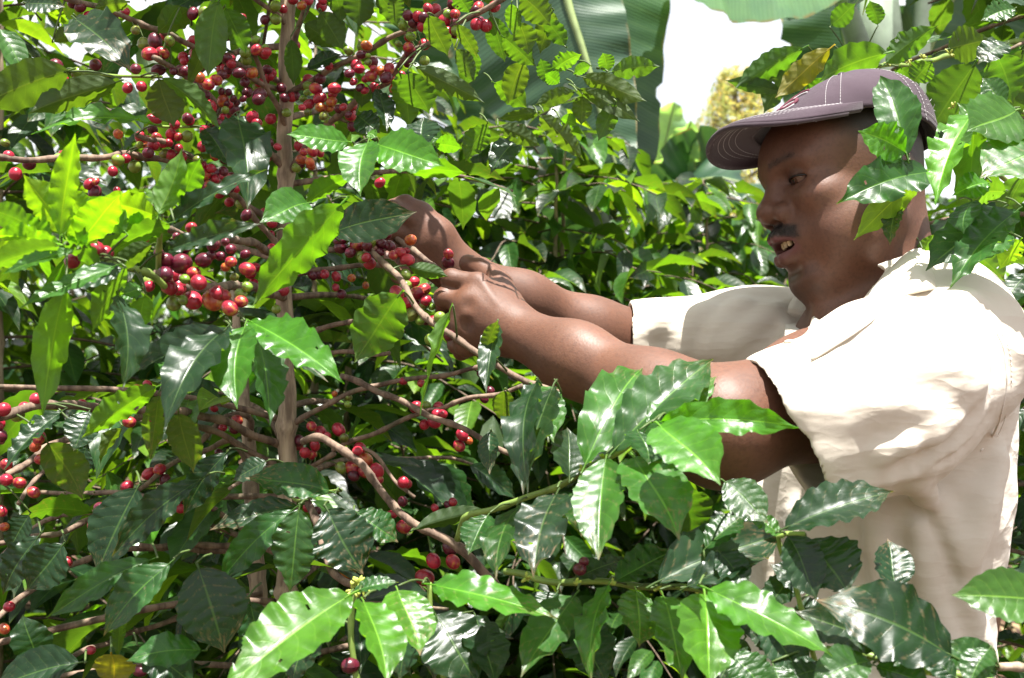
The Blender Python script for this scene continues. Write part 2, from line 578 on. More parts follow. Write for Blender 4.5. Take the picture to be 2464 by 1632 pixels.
def hit(px, py, fn, y0=0.9, y1=1.9, off=0.0):
    """first point of a surface behind photo point (px,py); off lifts it towards the camera"""
    for it in range(3):
        ys = np.linspace(y0, y1, 60)
        pts = np.array([tuple(P(px, py, y)) for y in ys], f32)
        d = fn(pts)
        i = int(np.argmax(d < 0)) if (d < 0).any() else int(np.argmin(d))
        y0, y1 = ys[max(i - 1, 0)], ys[min(i + 1, 59)]
    a = Vector(pts[i]); v = (Vector((0, 0, CAM_Z)) - a).normalized()
    return a + v * off


def fold(pts, r, k, y0=.95, sink=.35):
    """a fold laid along the cloth where the photo shows it: raised for r > 0, pressed in for r < 0"""
    q = [tuple(hit(a, b, shirt_sdf, y0, 1.75, -abs(r) * sink if r > 0 else .006)) for a, b in pts]
    return ([tuple(v) for v in spline(q, 7)], r, k)


_ = 0
RIDGE = [fold(*a) for a in (
    ([(1990, 905), (2160, 905), (2345, 915)], .010, .020),
    ([(1930, 985), (2090, 985), (2250, 990)], .009, .018),
    ([(2150, 860), (2270, 868), (2360, 880)], .007, .016),
    ([(1960, 1080), (2120, 1090), (2300, 1020)], .006, .016),
    ([(2020, 1180), (2180, 1130), (2330, 1060)], .006, .014),
    ([(2210, 1110), (2300, 1050), (2360, 980)], -.002, .010),
    ([(2250, 1120), (2330, 1075), (2385, 1000)], -.002, .010),
    ([(2205, 1160), (2240, 1210), (2290, 1300), (2330, 1400)], .010, .014),
    ([(2195, 1185), (2225, 1240), (2275, 1330), (2310, 1420)], -.003, .008),
    ([(2400, 1110), (2360, 1230), (2330, 1330)], .009, .018),
    ([(2100, 1230), (2110, 1400), (2130, 1580)], .008, .018),
    ([(2050, 1230), (2070, 1400), (2080, 1600)], -.003, .012),
    ([(2200, 1280), (2230, 1440), (2290, 1590)], .009, .018),
    ([(2165, 1240), (2180, 1420), (2230, 1600)], -.003, .012),
    ([(2310, 1420), (2350, 1520), (2370, 1620)], .009, .016),
    ([(1830, 1180), (1850, 1300), (1880, 1480)], .008, .018),
    ([(1920, 1230), (1940, 1400), (1960, 1580)], .008, .018),
    ([(1870, 745), (1800, 790), (1740, 840)], .008, .016),
    ([(1790, 735), (1730, 780), (1700, 840)], .008, .014),
    ([(1700, 745), (1650, 790), (1630, 850)], .007, .014),
    ([(1620, 755), (1580, 790), (1560, 840)], .006, .014),
    ([(2330, 720), (2250, 760), (2120, 790), (2010, 850)], .008, .020))]


# ------------------------------------------------------------------ materials of the man
def skin_material():
    t = NT('skin'); v = t.obj()
    at = t.n('Attribute', attribute_name='mask')
    sep = t.n('SeparateColor'); t.l(at.outputs['Color'], sep.inputs['Color'])
    n1 = t.noise(18, 4, v); n2 = t.noise(260, 3, v); n3 = t.noise(900, 2, v)
    c = t.mix(t.ramp(n1, .3, .7), rgb(.096, .041, .024), rgb(.130, .058, .035))
    c = t.mix(t.math('MULTIPLY', t.ramp(n2, .45, .7), .35), c, rgb(.055, .023, .015))
    c = t.mix(t.math('MULTIPLY', sep.outputs['Green'], .85), c, rgb(.115, .040, .040))
    c = t.mix(t.math('MULTIPLY', sep.outputs['Blue'], .6), c, rgb(.26, .13, .09))
    hair = t.math('MULTIPLY', sep.outputs['Red'], t.ramp(t.noise(1100, 2, v), .36, .56))
    hair = t.math('MAXIMUM', hair, t.math('MULTIPLY', sep.outputs['Red'], .85))
    c = t.mix(hair, c, rgb(.018, .014, .013))
    t.l(c, t.p.inputs['Base Color'])
    t.l(t.ramp(n1, .3, .7, .60, .46), t.p.inputs['Roughness'])
    t.p.inputs['Specular IOR Level'].default_value = .40
    t.p.inputs['Subsurface Weight'].default_value = .12
    t.p.inputs['Subsurface Radius'].default_value = (.6, .25, .15)
    t.p.inputs['Subsurface Scale'].default_value = .006
    h = t.math('ADD', t.math('MULTIPLY', t.noise(420, 3, v), 1.0), t.math('MULTIPLY', n3, .5))
    t.l(t.bump(h, .22, .0009), t.p.inputs['Normal'])
    return t.m


def cloth_material(name, c1, c2, weave=1500, bump=.12, rough=.9, twill=False):
    t = NT(name); v = t.obj()
    n1 = t.noise(9, 5, v)
    c = t.mix(t.ramp(n1, .35, .68), rgb(*c1), rgb(*c2))
    sp = t.ramp(t.noise(55, 4, v), .66, .78)
    c = t.mix(t.math('MULTIPLY', sp, .18), c, rgb(*[x * .72 for x in c1]))
    w = t.n('TexWave', wave_type='BANDS', bands_direction='DIAGONAL' if twill else 'Z')
    w.inputs['Scale'].default_value = weave * .25; w.inputs['Distortion'].default_value = 1.2
    t.l(v, w.inputs['Vector'])
    if twill:
        c = t.mix(t.math('MULTIPLY', w.outputs['Fac'], .45), c, rgb(*[min(1, x * 1.75) for x in c2]))
    t.l(c, t.p.inputs['Base Color'])
    t.p.inputs['Roughness'].default_value = rough
    t.p.inputs['Specular IOR Level'].default_value = .2
    t.p.inputs['Sheen Weight'].default_value = .15
    h = t.math('ADD', w.outputs['Fac'], t.math('MULTIPLY', t.noise(700, 2, v), 1.2))
    b = t.bump(h, bump, .0008)
    if twill:
        t.l(t.bump(t.noise(26, 4, v), .25, .006, b), t.p.inputs['Normal'])
    else:
        # creases: sharp-backed ridges of a stretched noise, at two sizes
        def crease(rot, sc, s0):
            mp = t.n('Mapping'); mp.inputs['Rotation'].default_value = rot; mp.inputs['Scale'].default_value = sc
            t.l(v, mp.inputs['Vector'])
            n_ = t.noise(s0, 3, mp.outputs['Vector'], .45)
            return t.math('POWER', t.math('SUBTRACT', 1.0, t.math('ABSOLUTE', t.math('MULTIPLY', t.math('SUBTRACT', n_, .5), 2.6)), clamp=True), 2.0)
        c1_ = crease((0, .55, .3), (1.0, 1.5, 3.4), 5.0); c2_ = crease((.2, -.9, 0), (1.2, 1.4, 4.0), 9.0)
        h2 = t.math('ADD', t.math('MULTIPLY', c1_, 1.0), t.math('MULTIPLY', c2_, .45))
        h2 = t.math('ADD', h2, t.math('MULTIPLY', t.noise(45, 4, v), .12))
        t.l(t.bump(h2, .24, .012, b), t.p.inputs['Normal'])
    return t.m


M_SKIN = skin_material()
M_SHIRT = cloth_material('cream_cotton', (.54, .485, .405), (.60, .545, .465))
M_THREAD = plain('white_thread', (.42, .40, .41), .8, .2, .1, 900, 0)
M_SEAM = plain('cream_thread', (.66, .61, .55), .8, .2, .1, 900, 0)
M_CAP = cloth_material('plum_twill', (.021, .0125, .018), (.044, .028, .039), 2600, .3, .85, True)
M_CAPDARK = cloth_material('worn_edge_cloth', (.045, .030, .040), (.070, .050, .062), 2600, .5, .9)
M_MAROON = plain('maroon_thread', (.10, .018, .035), .7, .3, .35, 1500, .5)
M_HAIR = plain('black_hair', (.012, .010, .009), .5, .4, .3, 400, 0)
M_TOOTH = plain('tooth', (.62, .50, .30), .25, .5, .25, 300, 0)
M_TROUSERS = cloth_material('grey_trousers', (.05, .05, .055), (.07, .07, .075))
M_SHOE = plain('dusty_leather', (.05, .035, .025), .6, .4, .3, 30, .3)

man = thing('person', 'man in a cream short-sleeved shirt and plum cap picking red berries with both hands', 'person', (P(2150, 1200, 1.37)[0], 1.37, 0))


def keep(o):
    """children are built in world coordinates; keep them where they are"""
    o.parent = man
    o.matrix_parent_inverse = Matrix.Translation(man.location).inverted()
    return o


def relax(V, Q, n, lam=.5):
    e = np.vstack([Q[:, [0, 1]], Q[:, [1, 2]], Q[:, [2, 3]], Q[:, [3, 0]]])
    cnt = np.bincount(e.ravel(), minlength=len(V))[:, None] + 1e-9
    for _ in range(n):
        A = np.stack([np.bincount(e[:, 0], V[e[:, 1], k], len(V)) + np.bincount(e[:, 1], V[e[:, 0], k], len(V)) for k in range(3)], -1)
        V = V * (1 - lam) + lam * A / cnt
    return V


def shell(name, fn, lo, hi, h, mat, smooth=0):
    V, Q = surface_net(fn, lo, hi, h)
    V = relax(V, Q, smooth)
    m = mesh_np(name, V, Q)
    o = mobj(name, m, mat)
    return keep(o), V


_lo, _hi = box_of([P(900, 560, 1.30), P(2440, 1600, 1.37), head_w(0, 0, .15), NE, FS, P(1900, 1000, .98)], .06)
HB = 0.0021
body, BV = shell('body', body_sdf, _lo, _hi, HB, M_SKIN, 1)
# colour masks: stubble and moustache (red), lips (green), finger nails and palm side (blue)
hp = to_head(BV.astype(f32)); ay = np.abs(hp[:, 1])
ss = lambda x, a, b: np.clip((x - a) / (b - a), 0, 1) ** 2 * (3 - 2 * np.clip((x - a) / (b - a), 0, 1))
inh = (np.linalg.norm(hp, axis=1) < .17)
# scalp hair: behind a hairline that runs from the temple to the front of the ear
line = .060 - .95 * np.clip(.075 - hp[:, 2], -.05, .12) - .2 * np.clip(ay - .055, 0, .03)
scalp = ss(line - hp[:, 0], -.016, .030) * ss(hp[:, 2], -.012, .012) * (.75 + .25 * ss(hp[:, 0], .06, .0))
mous = ss(hp[:, 0], .062, .072) * ss(hp[:, 2], -.0415 - .45 * np.clip(ay - .01, 0, .1), -.0355 - .45 * np.clip(ay - .01, 0, .1)) * ss(-hp[:, 2], .0215 + .30 * ay, .0275 + .30 * ay) * ss(-ay, -.036, -.027)
chin = .42 * ss(hp[:, 0], .045, .062) * ss(-hp[:, 2], .074, .085) * ss(hp[:, 2], -.122, -.104) * ss(-ay, -.042, -.024)
brow = .6 * np.exp(-((hp[:, 2] - (.0385 + .05 * (ay - .03) - 2.2 * (ay - .034) ** 2)) / .0042) ** 2) * ss(ay, .010, .017) * ss(-ay, -.052, -.042) * ss(hp[:, 0], .05, .06)
red = np.clip(np.maximum.reduce([scalp, mous, chin, brow]), 0, 1) * inh
lid = np.exp(-(((hp[:, 2] - .0165) / .0052) ** 2)) * ss(-np.abs(ay - .033), -.0155, -.0125) * ss(hp[:, 0], .068, .072) * .55
red = np.maximum(red, lid * inh)
lipz = np.maximum(np.exp(-((hp[:, 2] + .0425 + .25 * np.clip(ay - .004, 0, .1)) / .0062) ** 2), np.exp(-((hp[:, 2] + .0615 - .25 * np.clip(ay - .004, 0, .1)) / .0075) ** 2))
green = lipz * ss(hp[:, 0], .074, .082) * ss(-ay, -.031, -.026) * inh * (1 - mous)
blue = np.zeros(len(BV))
blue = np.maximum(blue, .9 * ss(-hp[:, 0], .0, .02) * 0)
nails = [NEAR_FINGERS[i][3] for i in range(4)] + [FAR_FINGERS[i][3] for i in range(4)] + [NEAR_THUMB[3], FAR_THUMB[3]]
for q in nails:
    r = np.linalg.norm(BV - np.array(P(*q)), axis=1)
    blue = np.maximum(blue, np.exp(-(r / .009) ** 2))
attr = body.data.color_attributes.new('mask', 'FLOAT_COLOR', 'POINT')
attr.data.foreach_set('color', np.stack([red, green, blue, np.ones(len(BV))], -1).astype(f32).ravel())

shirt, SV = shell('shirt', shirt_sdf, *box_of([P(1500, 830, 1.49), P(1900, 1050, .98), P(2440, 1640, 1.37), P(2100, 640, 1.56), P(2150, 1100, 1.22)], .10), .0027, M_SHIRT, 6)


# ------------------------------------------------------------------ face details
def part(name, mb, mat, parent=None, smooth=True):
    o = mobj(name, mb.mesh(name, smooth), mat)
    if parent is None: return keep(o)
    o.parent = parent
    o.matrix_parent_inverse = (parent.matrix_parent_inverse if parent.parent else Matrix()).copy()
    return o


def sub(name, mb, mat, parent, smooth=True):
    """a sub-part built in world coordinates under a part that sits at the man's identity offset"""
    o = mobj(name, mb.mesh(name, smooth), mat)
    o.parent = parent
    o.matrix_parent_inverse = (Matrix.Translation(man.location) @ man_inv(parent)).inverted()
    return o


def man_inv(o): return o.matrix_parent_inverse


def sphere_np(c, r, axes, nu=20, nv=12):
    th = np.linspace(0, np.pi, nv); ph = np.linspace(0, 2 * np.pi, nu + 1)
    T, Ph = np.meshgrid(th, ph, indexing='ij')
    f, l, u = [np.array(a) for a in axes]
    return np.array(c) + r * (np.cos(T)[..., None] * f + (np.sin(T) * np.cos(Ph))[..., None] * l + (np.sin(T) * np.sin(Ph))[..., None] * u)


eye_mat = NT('eyeball')
_uv = eye_mat.n('UVMap'); _s = eye_mat.n('SeparateXYZ'); eye_mat.l(_uv.outputs['UV'], _s.inputs['Vector'])
_c = eye_mat.mix(eye_mat.ramp(_s.outputs['Y'], .155, .175), rgb(.045, .018, .010), rgb(.120, .066, .048))
_c = eye_mat.mix(eye_mat.ramp(_s.outputs['Y'], .06, .072), rgb(.004, .004, .004), _c)
eye_mat.l(_c, eye_mat.p.inputs['Base Color']); eye_mat.p.inputs['Roughness'].default_value = .08
for sgn in (1, -1):
    mb = MB()
    gaze = (_f * math.cos(.30) - _u * math.sin(.30)).normalized()
    up2 = gaze.cross(_l).normalized()
    mb.grid(sphere_np(head_w(.0668, .0325 * sgn, .0158), .0132, (gaze, _l, up2), 24, 20))
    part('eye', mb, eye_mat.m)
for sgn in (1, -1):
    lash = []
    for q in np.linspace(-1, 1, 15):
        y = .0352 + .0140 * q; z = .0128 + .0039 * math.sqrt(max(0, 1 - q * q))
        lash.append(head_w(.0665 + math.sqrt(max(1e-6, .0151 ** 2 - ((y - .0325) * .96) ** 2 - (z - .016) ** 2)) + .0002, y * sgn, z))
    mb = MB(); mb.tube(lash, [.0003] + [.00085] * 13 + [.0003], 6)
    part('eyelashes', mb, M_HAIR)
# upper teeth, each a small block
for i, y in enumerate((-.0145, -.0075, 0, .0080, .0150)):
    mb = MB()
    x = .0905 - 11 * y * y * 2.2
    w = .0036 if abs(y) < .012 else .0028
    g = []
    for z, s_ in ((-.0400, .7), (-.0448, 1.0), (-.0510, .96), (-.0530, .7)):
        g.append([head_w(x + .0028 * math.cos(a) * (1 if s_ > .8 else .6), y + w * s_ * math.sin(a), z) for a in np.linspace(0, 2 * math.pi, 9)])
    mb.grid(np.array([[tuple(q) for q in r] for r in g]))
    part('tooth', mb, M_TOOTH)


def strands(n, pick, ln, w, fn, dirf):
    """short tapering hairs standing on the skin, one mesh"""
    V, F = [], []
    for _ in range(n):
        c = pick()
        d = dirf(c)
        s = d.cross(Vector((rng.normal(), rng.normal(), rng.normal()))).normalized() * w
        k = len(V); L = ln * rng.uniform(.6, 1.2)
        V += [c - s - d * .001, c + s - d * .001, c + s * .6 + d * L * .6, c - s * .6 + d * L * .6]
        F.append([k, k + 1, k + 2, k + 3])
    return np.array([tuple(v) for v in V]), np.array(F)


hsd = head_sdf
face = BV[inh]
def chooser(weight):
    w = weight[inh]; idx = np.nonzero(w > .25)[0]; pr = w[idx] / w[idx].sum()
    return lambda: Vector(face[idx[rng.choice(len(idx), p=pr)]])
def lay(fwd, down):
    def f(c):
        h = to_head(np.array([tuple(c)], f32))[0]
        return (_f * fwd + _u * down + _l * (np.sign(h[1]) * .55) + Vector((rng.normal(), rng.normal(), rng.normal())) * .25).normalized()
    return f
hm = plain('moustache_hair', (.014, .012, .011), .5, .3, .2, 300, 0)
V, F = strands(1300, chooser(mous), .0032, .00022, hsd, lay(.12, -.9))
hair1 = keep(mobj('moustache', mesh_np('moustache', V, F, smooth=False), hm))
V, F = strands(160, chooser(brow), .0036, .00018, hsd, lay(.05, .15))
keep(mobj('eyebrows', mesh_np('eyebrows', V, F, smooth=False), hm))

# ------------------------------------------------------------------ cap
CAP_C = (-.018, 0, .052)


def rim_z(a):
    """height of the cap's rim round the head: high in front, lower behind"""
    c = math.cos(a)
    return .011 + (.021 * c if c > 0 else .034 * c)


_PROF = {'f': ([0, .30, .62, .88, 1], [1, .80, .55, .26, 0]), 's': ([0, .35, .66, .90, 1], [1, .95, .80, .45, 0]), 'b': ([0, .3, .6, .87, 1], [1, .99, .88, .55, 0])}
_prof = {k: spline(np.stack([np.linspace(0, 1, 5), h, r], -1), 41) for k, (h, r) in _PROF.items()}


def cap_pt(az, el, k=1.0):
    """az from the front (0) round to the left ear (+90); el 0 at the rim, 1 at the button"""
    a = math.radians(az); c = math.cos(a)
    w = {'f': max(c, 0) ** 1.5, 'b': max(-c, 0) ** 1.5}; w['s'] = 1 - w['f'] - w['b']
    h = sum(w[q] * np.interp(el, _prof[q][:, 0], _prof[q][:, 1]) for q in w)
    r = sum(w[q] * np.interp(el, _prof[q][:, 0], _prof[q][:, 2]) for q in w)
    rx, ry = .108, .0875
    if c < 0: rx = .094
    z0 = rim_z(a)
    z = z0 * (1 - h) + .077 * h + (k - 1) * .07 * h
    return head_w(CAP_C[0] + rx * c * r * k - .010 * h, ry * math.sin(a) * r * k, CAP_C[2] + z)


capo = None
NA, NEL = 72, 18
G = np.zeros((NEL, NA + 1, 3))
for i in range(NEL):
    for j in range(NA + 1):
        az = -180 + 360 * j / NA
        el = i / (NEL - 1) * .985
        seam = min(abs(((az + 30) % 60) - 30), 9) / 9          # six panels, seams slightly sunk
        k = 1.0 - .012 * (1 - seam) * math.sin(min(1, el * 1.2) * math.pi) ** .5
        k += .006 * math.sin(az * .09 + el * 7) * math.sin(el * math.pi) + .004 * math.sin(az * .21 + el * 13)
        G[i, j] = cap_pt(az, el, k)
mb = MB(); mb.grid(G)
cap = part('cap', mb, M_CAP)
sm = cap.modifiers.new('thickness', 'SOLIDIFY'); sm.thickness = .0022; sm.offset = -1


def brim_pt(s, t):
    """s -1..1 across, t 0 at the crown, 1 at the edge"""
    a = math.radians(78) * s
    base = Vector((CAP_C[0] + .104 * math.cos(a), .0850 * math.sin(a), CAP_C[2] + rim_z(a) + .002))
    ang = math.radians(90) * s
    edge = Vector((.010 + .128 * max(0, math.cos(ang)) ** .42, .086 * (1 if s > 0 else -1) * abs(math.sin(ang)) ** .75, 0))
    edge.z = .090 - .026 * (edge.y / .085) ** 2 - .004 * (1 - abs(s))
    q = base * (1 - t) + edge * t
    q.z += .004 * math.sin(t * math.pi)
    return head_w(q.x, q.y, q.z)


NSx, NTx = 41, 12
Gb = np.array([[tuple(brim_pt(-1 + 2 * j / (NSx - 1), i / (NTx - 1))) for j in range(NSx)] for i in range(NTx)])
mb = MB(); mb.grid(Gb)
brim = part('brim', mb, M_CAP)
sm = brim.modifiers.new('thickness', 'SOLIDIFY'); sm.thickness = .0066; sm.offset = 0
brim.parent = cap; brim.matrix_parent_inverse = (Matrix.Translation(man.location) @ cap.matrix_parent_inverse).inverted()
_capinv = brim.matrix_parent_inverse.copy()


def cap_sub(name, mb, mat, smooth=True):
    o = mobj(name, mb.mesh(name, smooth), mat); o.parent = cap; o.matrix_parent_inverse = _capinv.copy(); return o


def stitch(pts, r=.00036, dash=.0036, gap=.0010):
    """a run of separate stitches along pts"""
    p = spline(pts, 400); L = np.concatenate([[0], np.cumsum(np.linalg.norm(np.diff(p, axis=0), axis=1))])
    mb = MB(); x = 0
    while x + dash < L[-1]:
        tt = np.linspace(x, x + dash, 4)
        q = np.stack([np.interp(tt, L, p[:, k]) for k in range(3)], -1)
        mb.tube(q, [r * .6, r, r, r * .6], 5); x += dash + gap
    return mb


# stitching along the panel seams, round the rim and in arcs on the brim (both faces)
mb = MB()
allst = []
for az in (-60, 0, 60, 120, 180, -120):
    for o_ in (-4.0, 4.0):
        allst.append([cap_pt(az + o_ * (1.0 + .8 * (e / 10)), e / 10 * .93, 1.006) for e in range(11)])
allst.append([cap_pt(a, .10, 1.008) for a in range(-90, -178, -8)])
allst.append([cap_pt(a, .10, 1.008) for a in range(90, 178, 8)])
for t_ in (.42, .56, .68, .80):
    for dz in (-.0037, .0037):
        allst.append([brim_pt(s / 20 * .93, t_ * (1 - .35 * abs(s / 20) ** 3)) + _u * dz for s in range(-20, 21)])
for pts in allst:
    m2 = stitch(pts)
    for Vv, Ff in zip(m2.V, m2.F): pass
    off = mb.n
    for t3 in getattr(m2, 'tri', []): mb.tri = getattr(mb, 'tri', []) + [t3 + off]
    mb.V += m2.V; mb.U += m2.U; mb.F += [f_ + off for f_ in m2.F]; mb.n += m2.n
cap_sub('stitching', mb, M_THREAD)
# piping between crown and brim
mb = MB(); mb.tube([cap_pt(a, .05, 1.004) for a in range(-76, 77, 4)], .0010, 8)
cap_sub('piping', mb, M_THREAD)
# worn edge of the brim and loose threads
mb = MB(); mb.tube([brim_pt(s / 24 * .995, 1.0) for s in range(-24, 25)], .0030, 8)
cap_sub('worn_edge', mb, M_CAPDARK)
mb = MB()
for i in range(70):
    s_ = rng.uniform(-.9, .95); a = brim_pt(s_, rng.uniform(.90, 1.0)) - _u * .002
    d = (_f * rng.uniform(0, 1) - _u * rng.uniform(.2, 1) + _l * rng.normal() * .7).normalized()
    L = rng.uniform(.0015, .0045)
    mb.tube([a, a + d * L * .5 + _l * rng.normal() * .0008, a + d * L], [.00022, .0002, .0001], 4, False)
for i in range(26):
    az = rng.uniform(95, 175); a = cap_pt(az, rng.uniform(.02, .5), 1.01)
    d = Vector((rng.normal(), rng.normal(), rng.normal() - .4)).normalized(); L = rng.uniform(.002, .006)
    mb.tube([a, a + d * L * .5, a + d * L], [.0003, .0003, .0002], 4, False)
cap_sub('loose_threads', mb, M_THREAD)
# button on top
mb = MB(); mb.grid(sphere_np(head_w(CAP_C[0] - .010, 0, CAP_C[2] + .078), .006, (_u * .6, _l, _f), 12, 8)); cap_sub('button', mb, M_CAP)
# raised embroidery on the front: two figures, the near one an open 6-like loop
def emb(path, r=.0022):
    mb_ = MB()
    p = spline([cap_pt(a, e, 1.012) for a, e in path], 60)
    mb_.tube(p, r, 7); cap_sub('embroidery', mb_, M_MAROON)
    mb2 = MB()
    q = spline([cap_pt(a + .0, e - .03, 1.006) for a, e in path], 60)
    mb2.tube(q, r * .5, 6); cap_sub('embroidery_outline', mb2, M_THREAD)
emb([(34, .47), (22, .49), (13, .43), (11, .29), (20, .22), (29, .26), (28, .34), (19, .35), (13, .31)])
emb([(-4, .44), (-14, .49), (-20, .42), (-10, .36), (-20, .30), (-16, .21), (-5, .24)])

# ------------------------------------------------------------------ collar, placket, seams
def sheet(name, U, L, n=26, m=7, th=.0022, bulge=.004, mat=None, parent=None):
    u = spline(U, n); l = spline(L, n)
    t = np.linspace(0, 1, m)[:, None, None]
    g = u[None] * (1 - t) + l[None] * t
    nrm = np.array([0, -1, .5]) / 1.118
    g += (np.sin(t * np.pi) * bulge) * nrm
    mb = MB(); mb.grid(g)
    o = part(name, mb, mat or M_SHIRT)
    s_ = o.modifiers.new('thickness', 'SOLIDIFY'); s_.thickness = th; s_.offset = 0
    return o


def on(px, py, off=.004, y0=.95): return hit(px, py, shirt_sdf, y0, 1.7, off)


def under(o, par):
    o.parent = par
    o.matrix_parent_inverse = (Matrix.Translation(man.location) @ par.matrix_parent_inverse).inverted()
    return o


def lifted(pts, up=.0, off=.003, y0=.95):
    return [on(a, b, off, y0) + Vector((0, 0, up)) for a, b in pts]


cl_low = [(2250, 694), (2180, 710), (2125, 738), (2102, 768), (2056, 802), (2006, 834), (1954, 866)]
cl_up = [(2196, 602), (2146, 644), (2106, 688), (2082, 722), (2030, 764), (1976, 800), (1926, 836)]
low3 = lifted(cl_low, 0, .004)
up3 = [P(a, b, .4 * (q.y + .012) + .6 * y_) for (a, b), q, y_ in zip(cl_up, low3, (1.345, 1.315, 1.29, 1.27, 1.26, 1.255, 1.25))]
c1 = sheet('collar', [P(2290, 640, 1.46), P(2240, 606, 1.39)] + up3, [P(2320, 700, 1.45), P(2290, 692, 1.37)] + low3, bulge=.007)
under(c1, shirt)
fl_low = [(1940, 694), (1914, 708), (1896, 742), (1890, 785), (1888, 825)]
low4 = lifted(fl_low, 0, .007, 1.0)
up4 = [P(a, b, q.y - .003) for (a, b), q in zip([(1996, 742), (1988, 752), (1974, 768), (1942, 796), (1912, 826)], low4)]
c2 = sheet('collar', up4, low4, bulge=.003)
under(c2, shirt)


def seam(name, pts, r=.0012, off=.0008, mat=None, dash=None):
    q = [on(a, b, off) for a, b in pts]
    mb_ = stitch(q, r, *dash) if dash else MB()
    if not dash: mb_.tube(spline(q, 60), r, 6)
    return under(part(name, mb_, mat or M_SEAM), shirt)


arm_seam = [(2398, 800), (2418, 850), (2422, 920), (2408, 1000), (2388, 1050), (2360, 1085)]
seam('armhole_seam', arm_seam, .0011, .0004)
seam('stitching', [(x + 12, y) for x, y in arm_seam], .0005, .0006, M_SEAM, (.0035, .0015))

# ------------------------------------------------------------------ trousers and shoes, out of frame below
for sgn in (-1, 1):
    x, y = man.location.x, man.location.y + .095 * sgn
    mb = MB(); mb.tube([(x, y * .5 + 1.37 * .5, .98), (x, y, .85), (x + .01, y, .48), (x + .02, y, .06)], [.12, .105, .08, .085], 16)
    part('trouser_leg', mb, M_TROUSERS)
    mb = MB(); mb.tube([(x + .07, y, .05), (x, y, .05), (x - .10, y, .04), (x - .17, y, .03)], [.035, .045, .042, .025], 12)
    part('shoe', mb, M_SHOE)

# ------------------------------------------------------------------ ground
def soil_material():
    t = NT('soil'); v = t.obj()
    n = t.noise(7, 6, v, .65)
    c = t.mix(t.ramp(n, .35, .68), rgb(.045, .022, .013), rgb(.13, .062, .036))
    c = t.mix(t.math('MULTIPLY', t.ramp(t.noise(38, 4, v), .58, .70), .6), c, rgb(.20, .12, .075))
    t.l(c, t.p.inputs['Base Color']); t.p.inputs['Roughness'].default_value = .95
    t.l(t.bump(t.noise(30, 6, v, .7), .8, .03), t.p.inputs['Normal'])
    return t.m


def hgt(x, y): return .03 * math.sin(x * 1.7 + .4) * math.sin(y * 1.3) + .012 * math.sin(x * 6.1 + y * 4.3)


mb = MB()
gx = np.concatenate([np.linspace(-400, -12, 12), np.linspace(-10, 12, 90), np.linspace(14, 400, 12)])
gy = np.concatenate([np.linspace(-60, -4, 8), np.linspace(-3, 14, 80), np.linspace(16, 600, 16)])
mb.grid(np.array([[(x, y, hgt(x, y) if abs(x) < 13 and -4 < y < 15 else 0) for x in gx] for y in gy]))
tag(mb.build('ground', soil_material()), kind='structure')


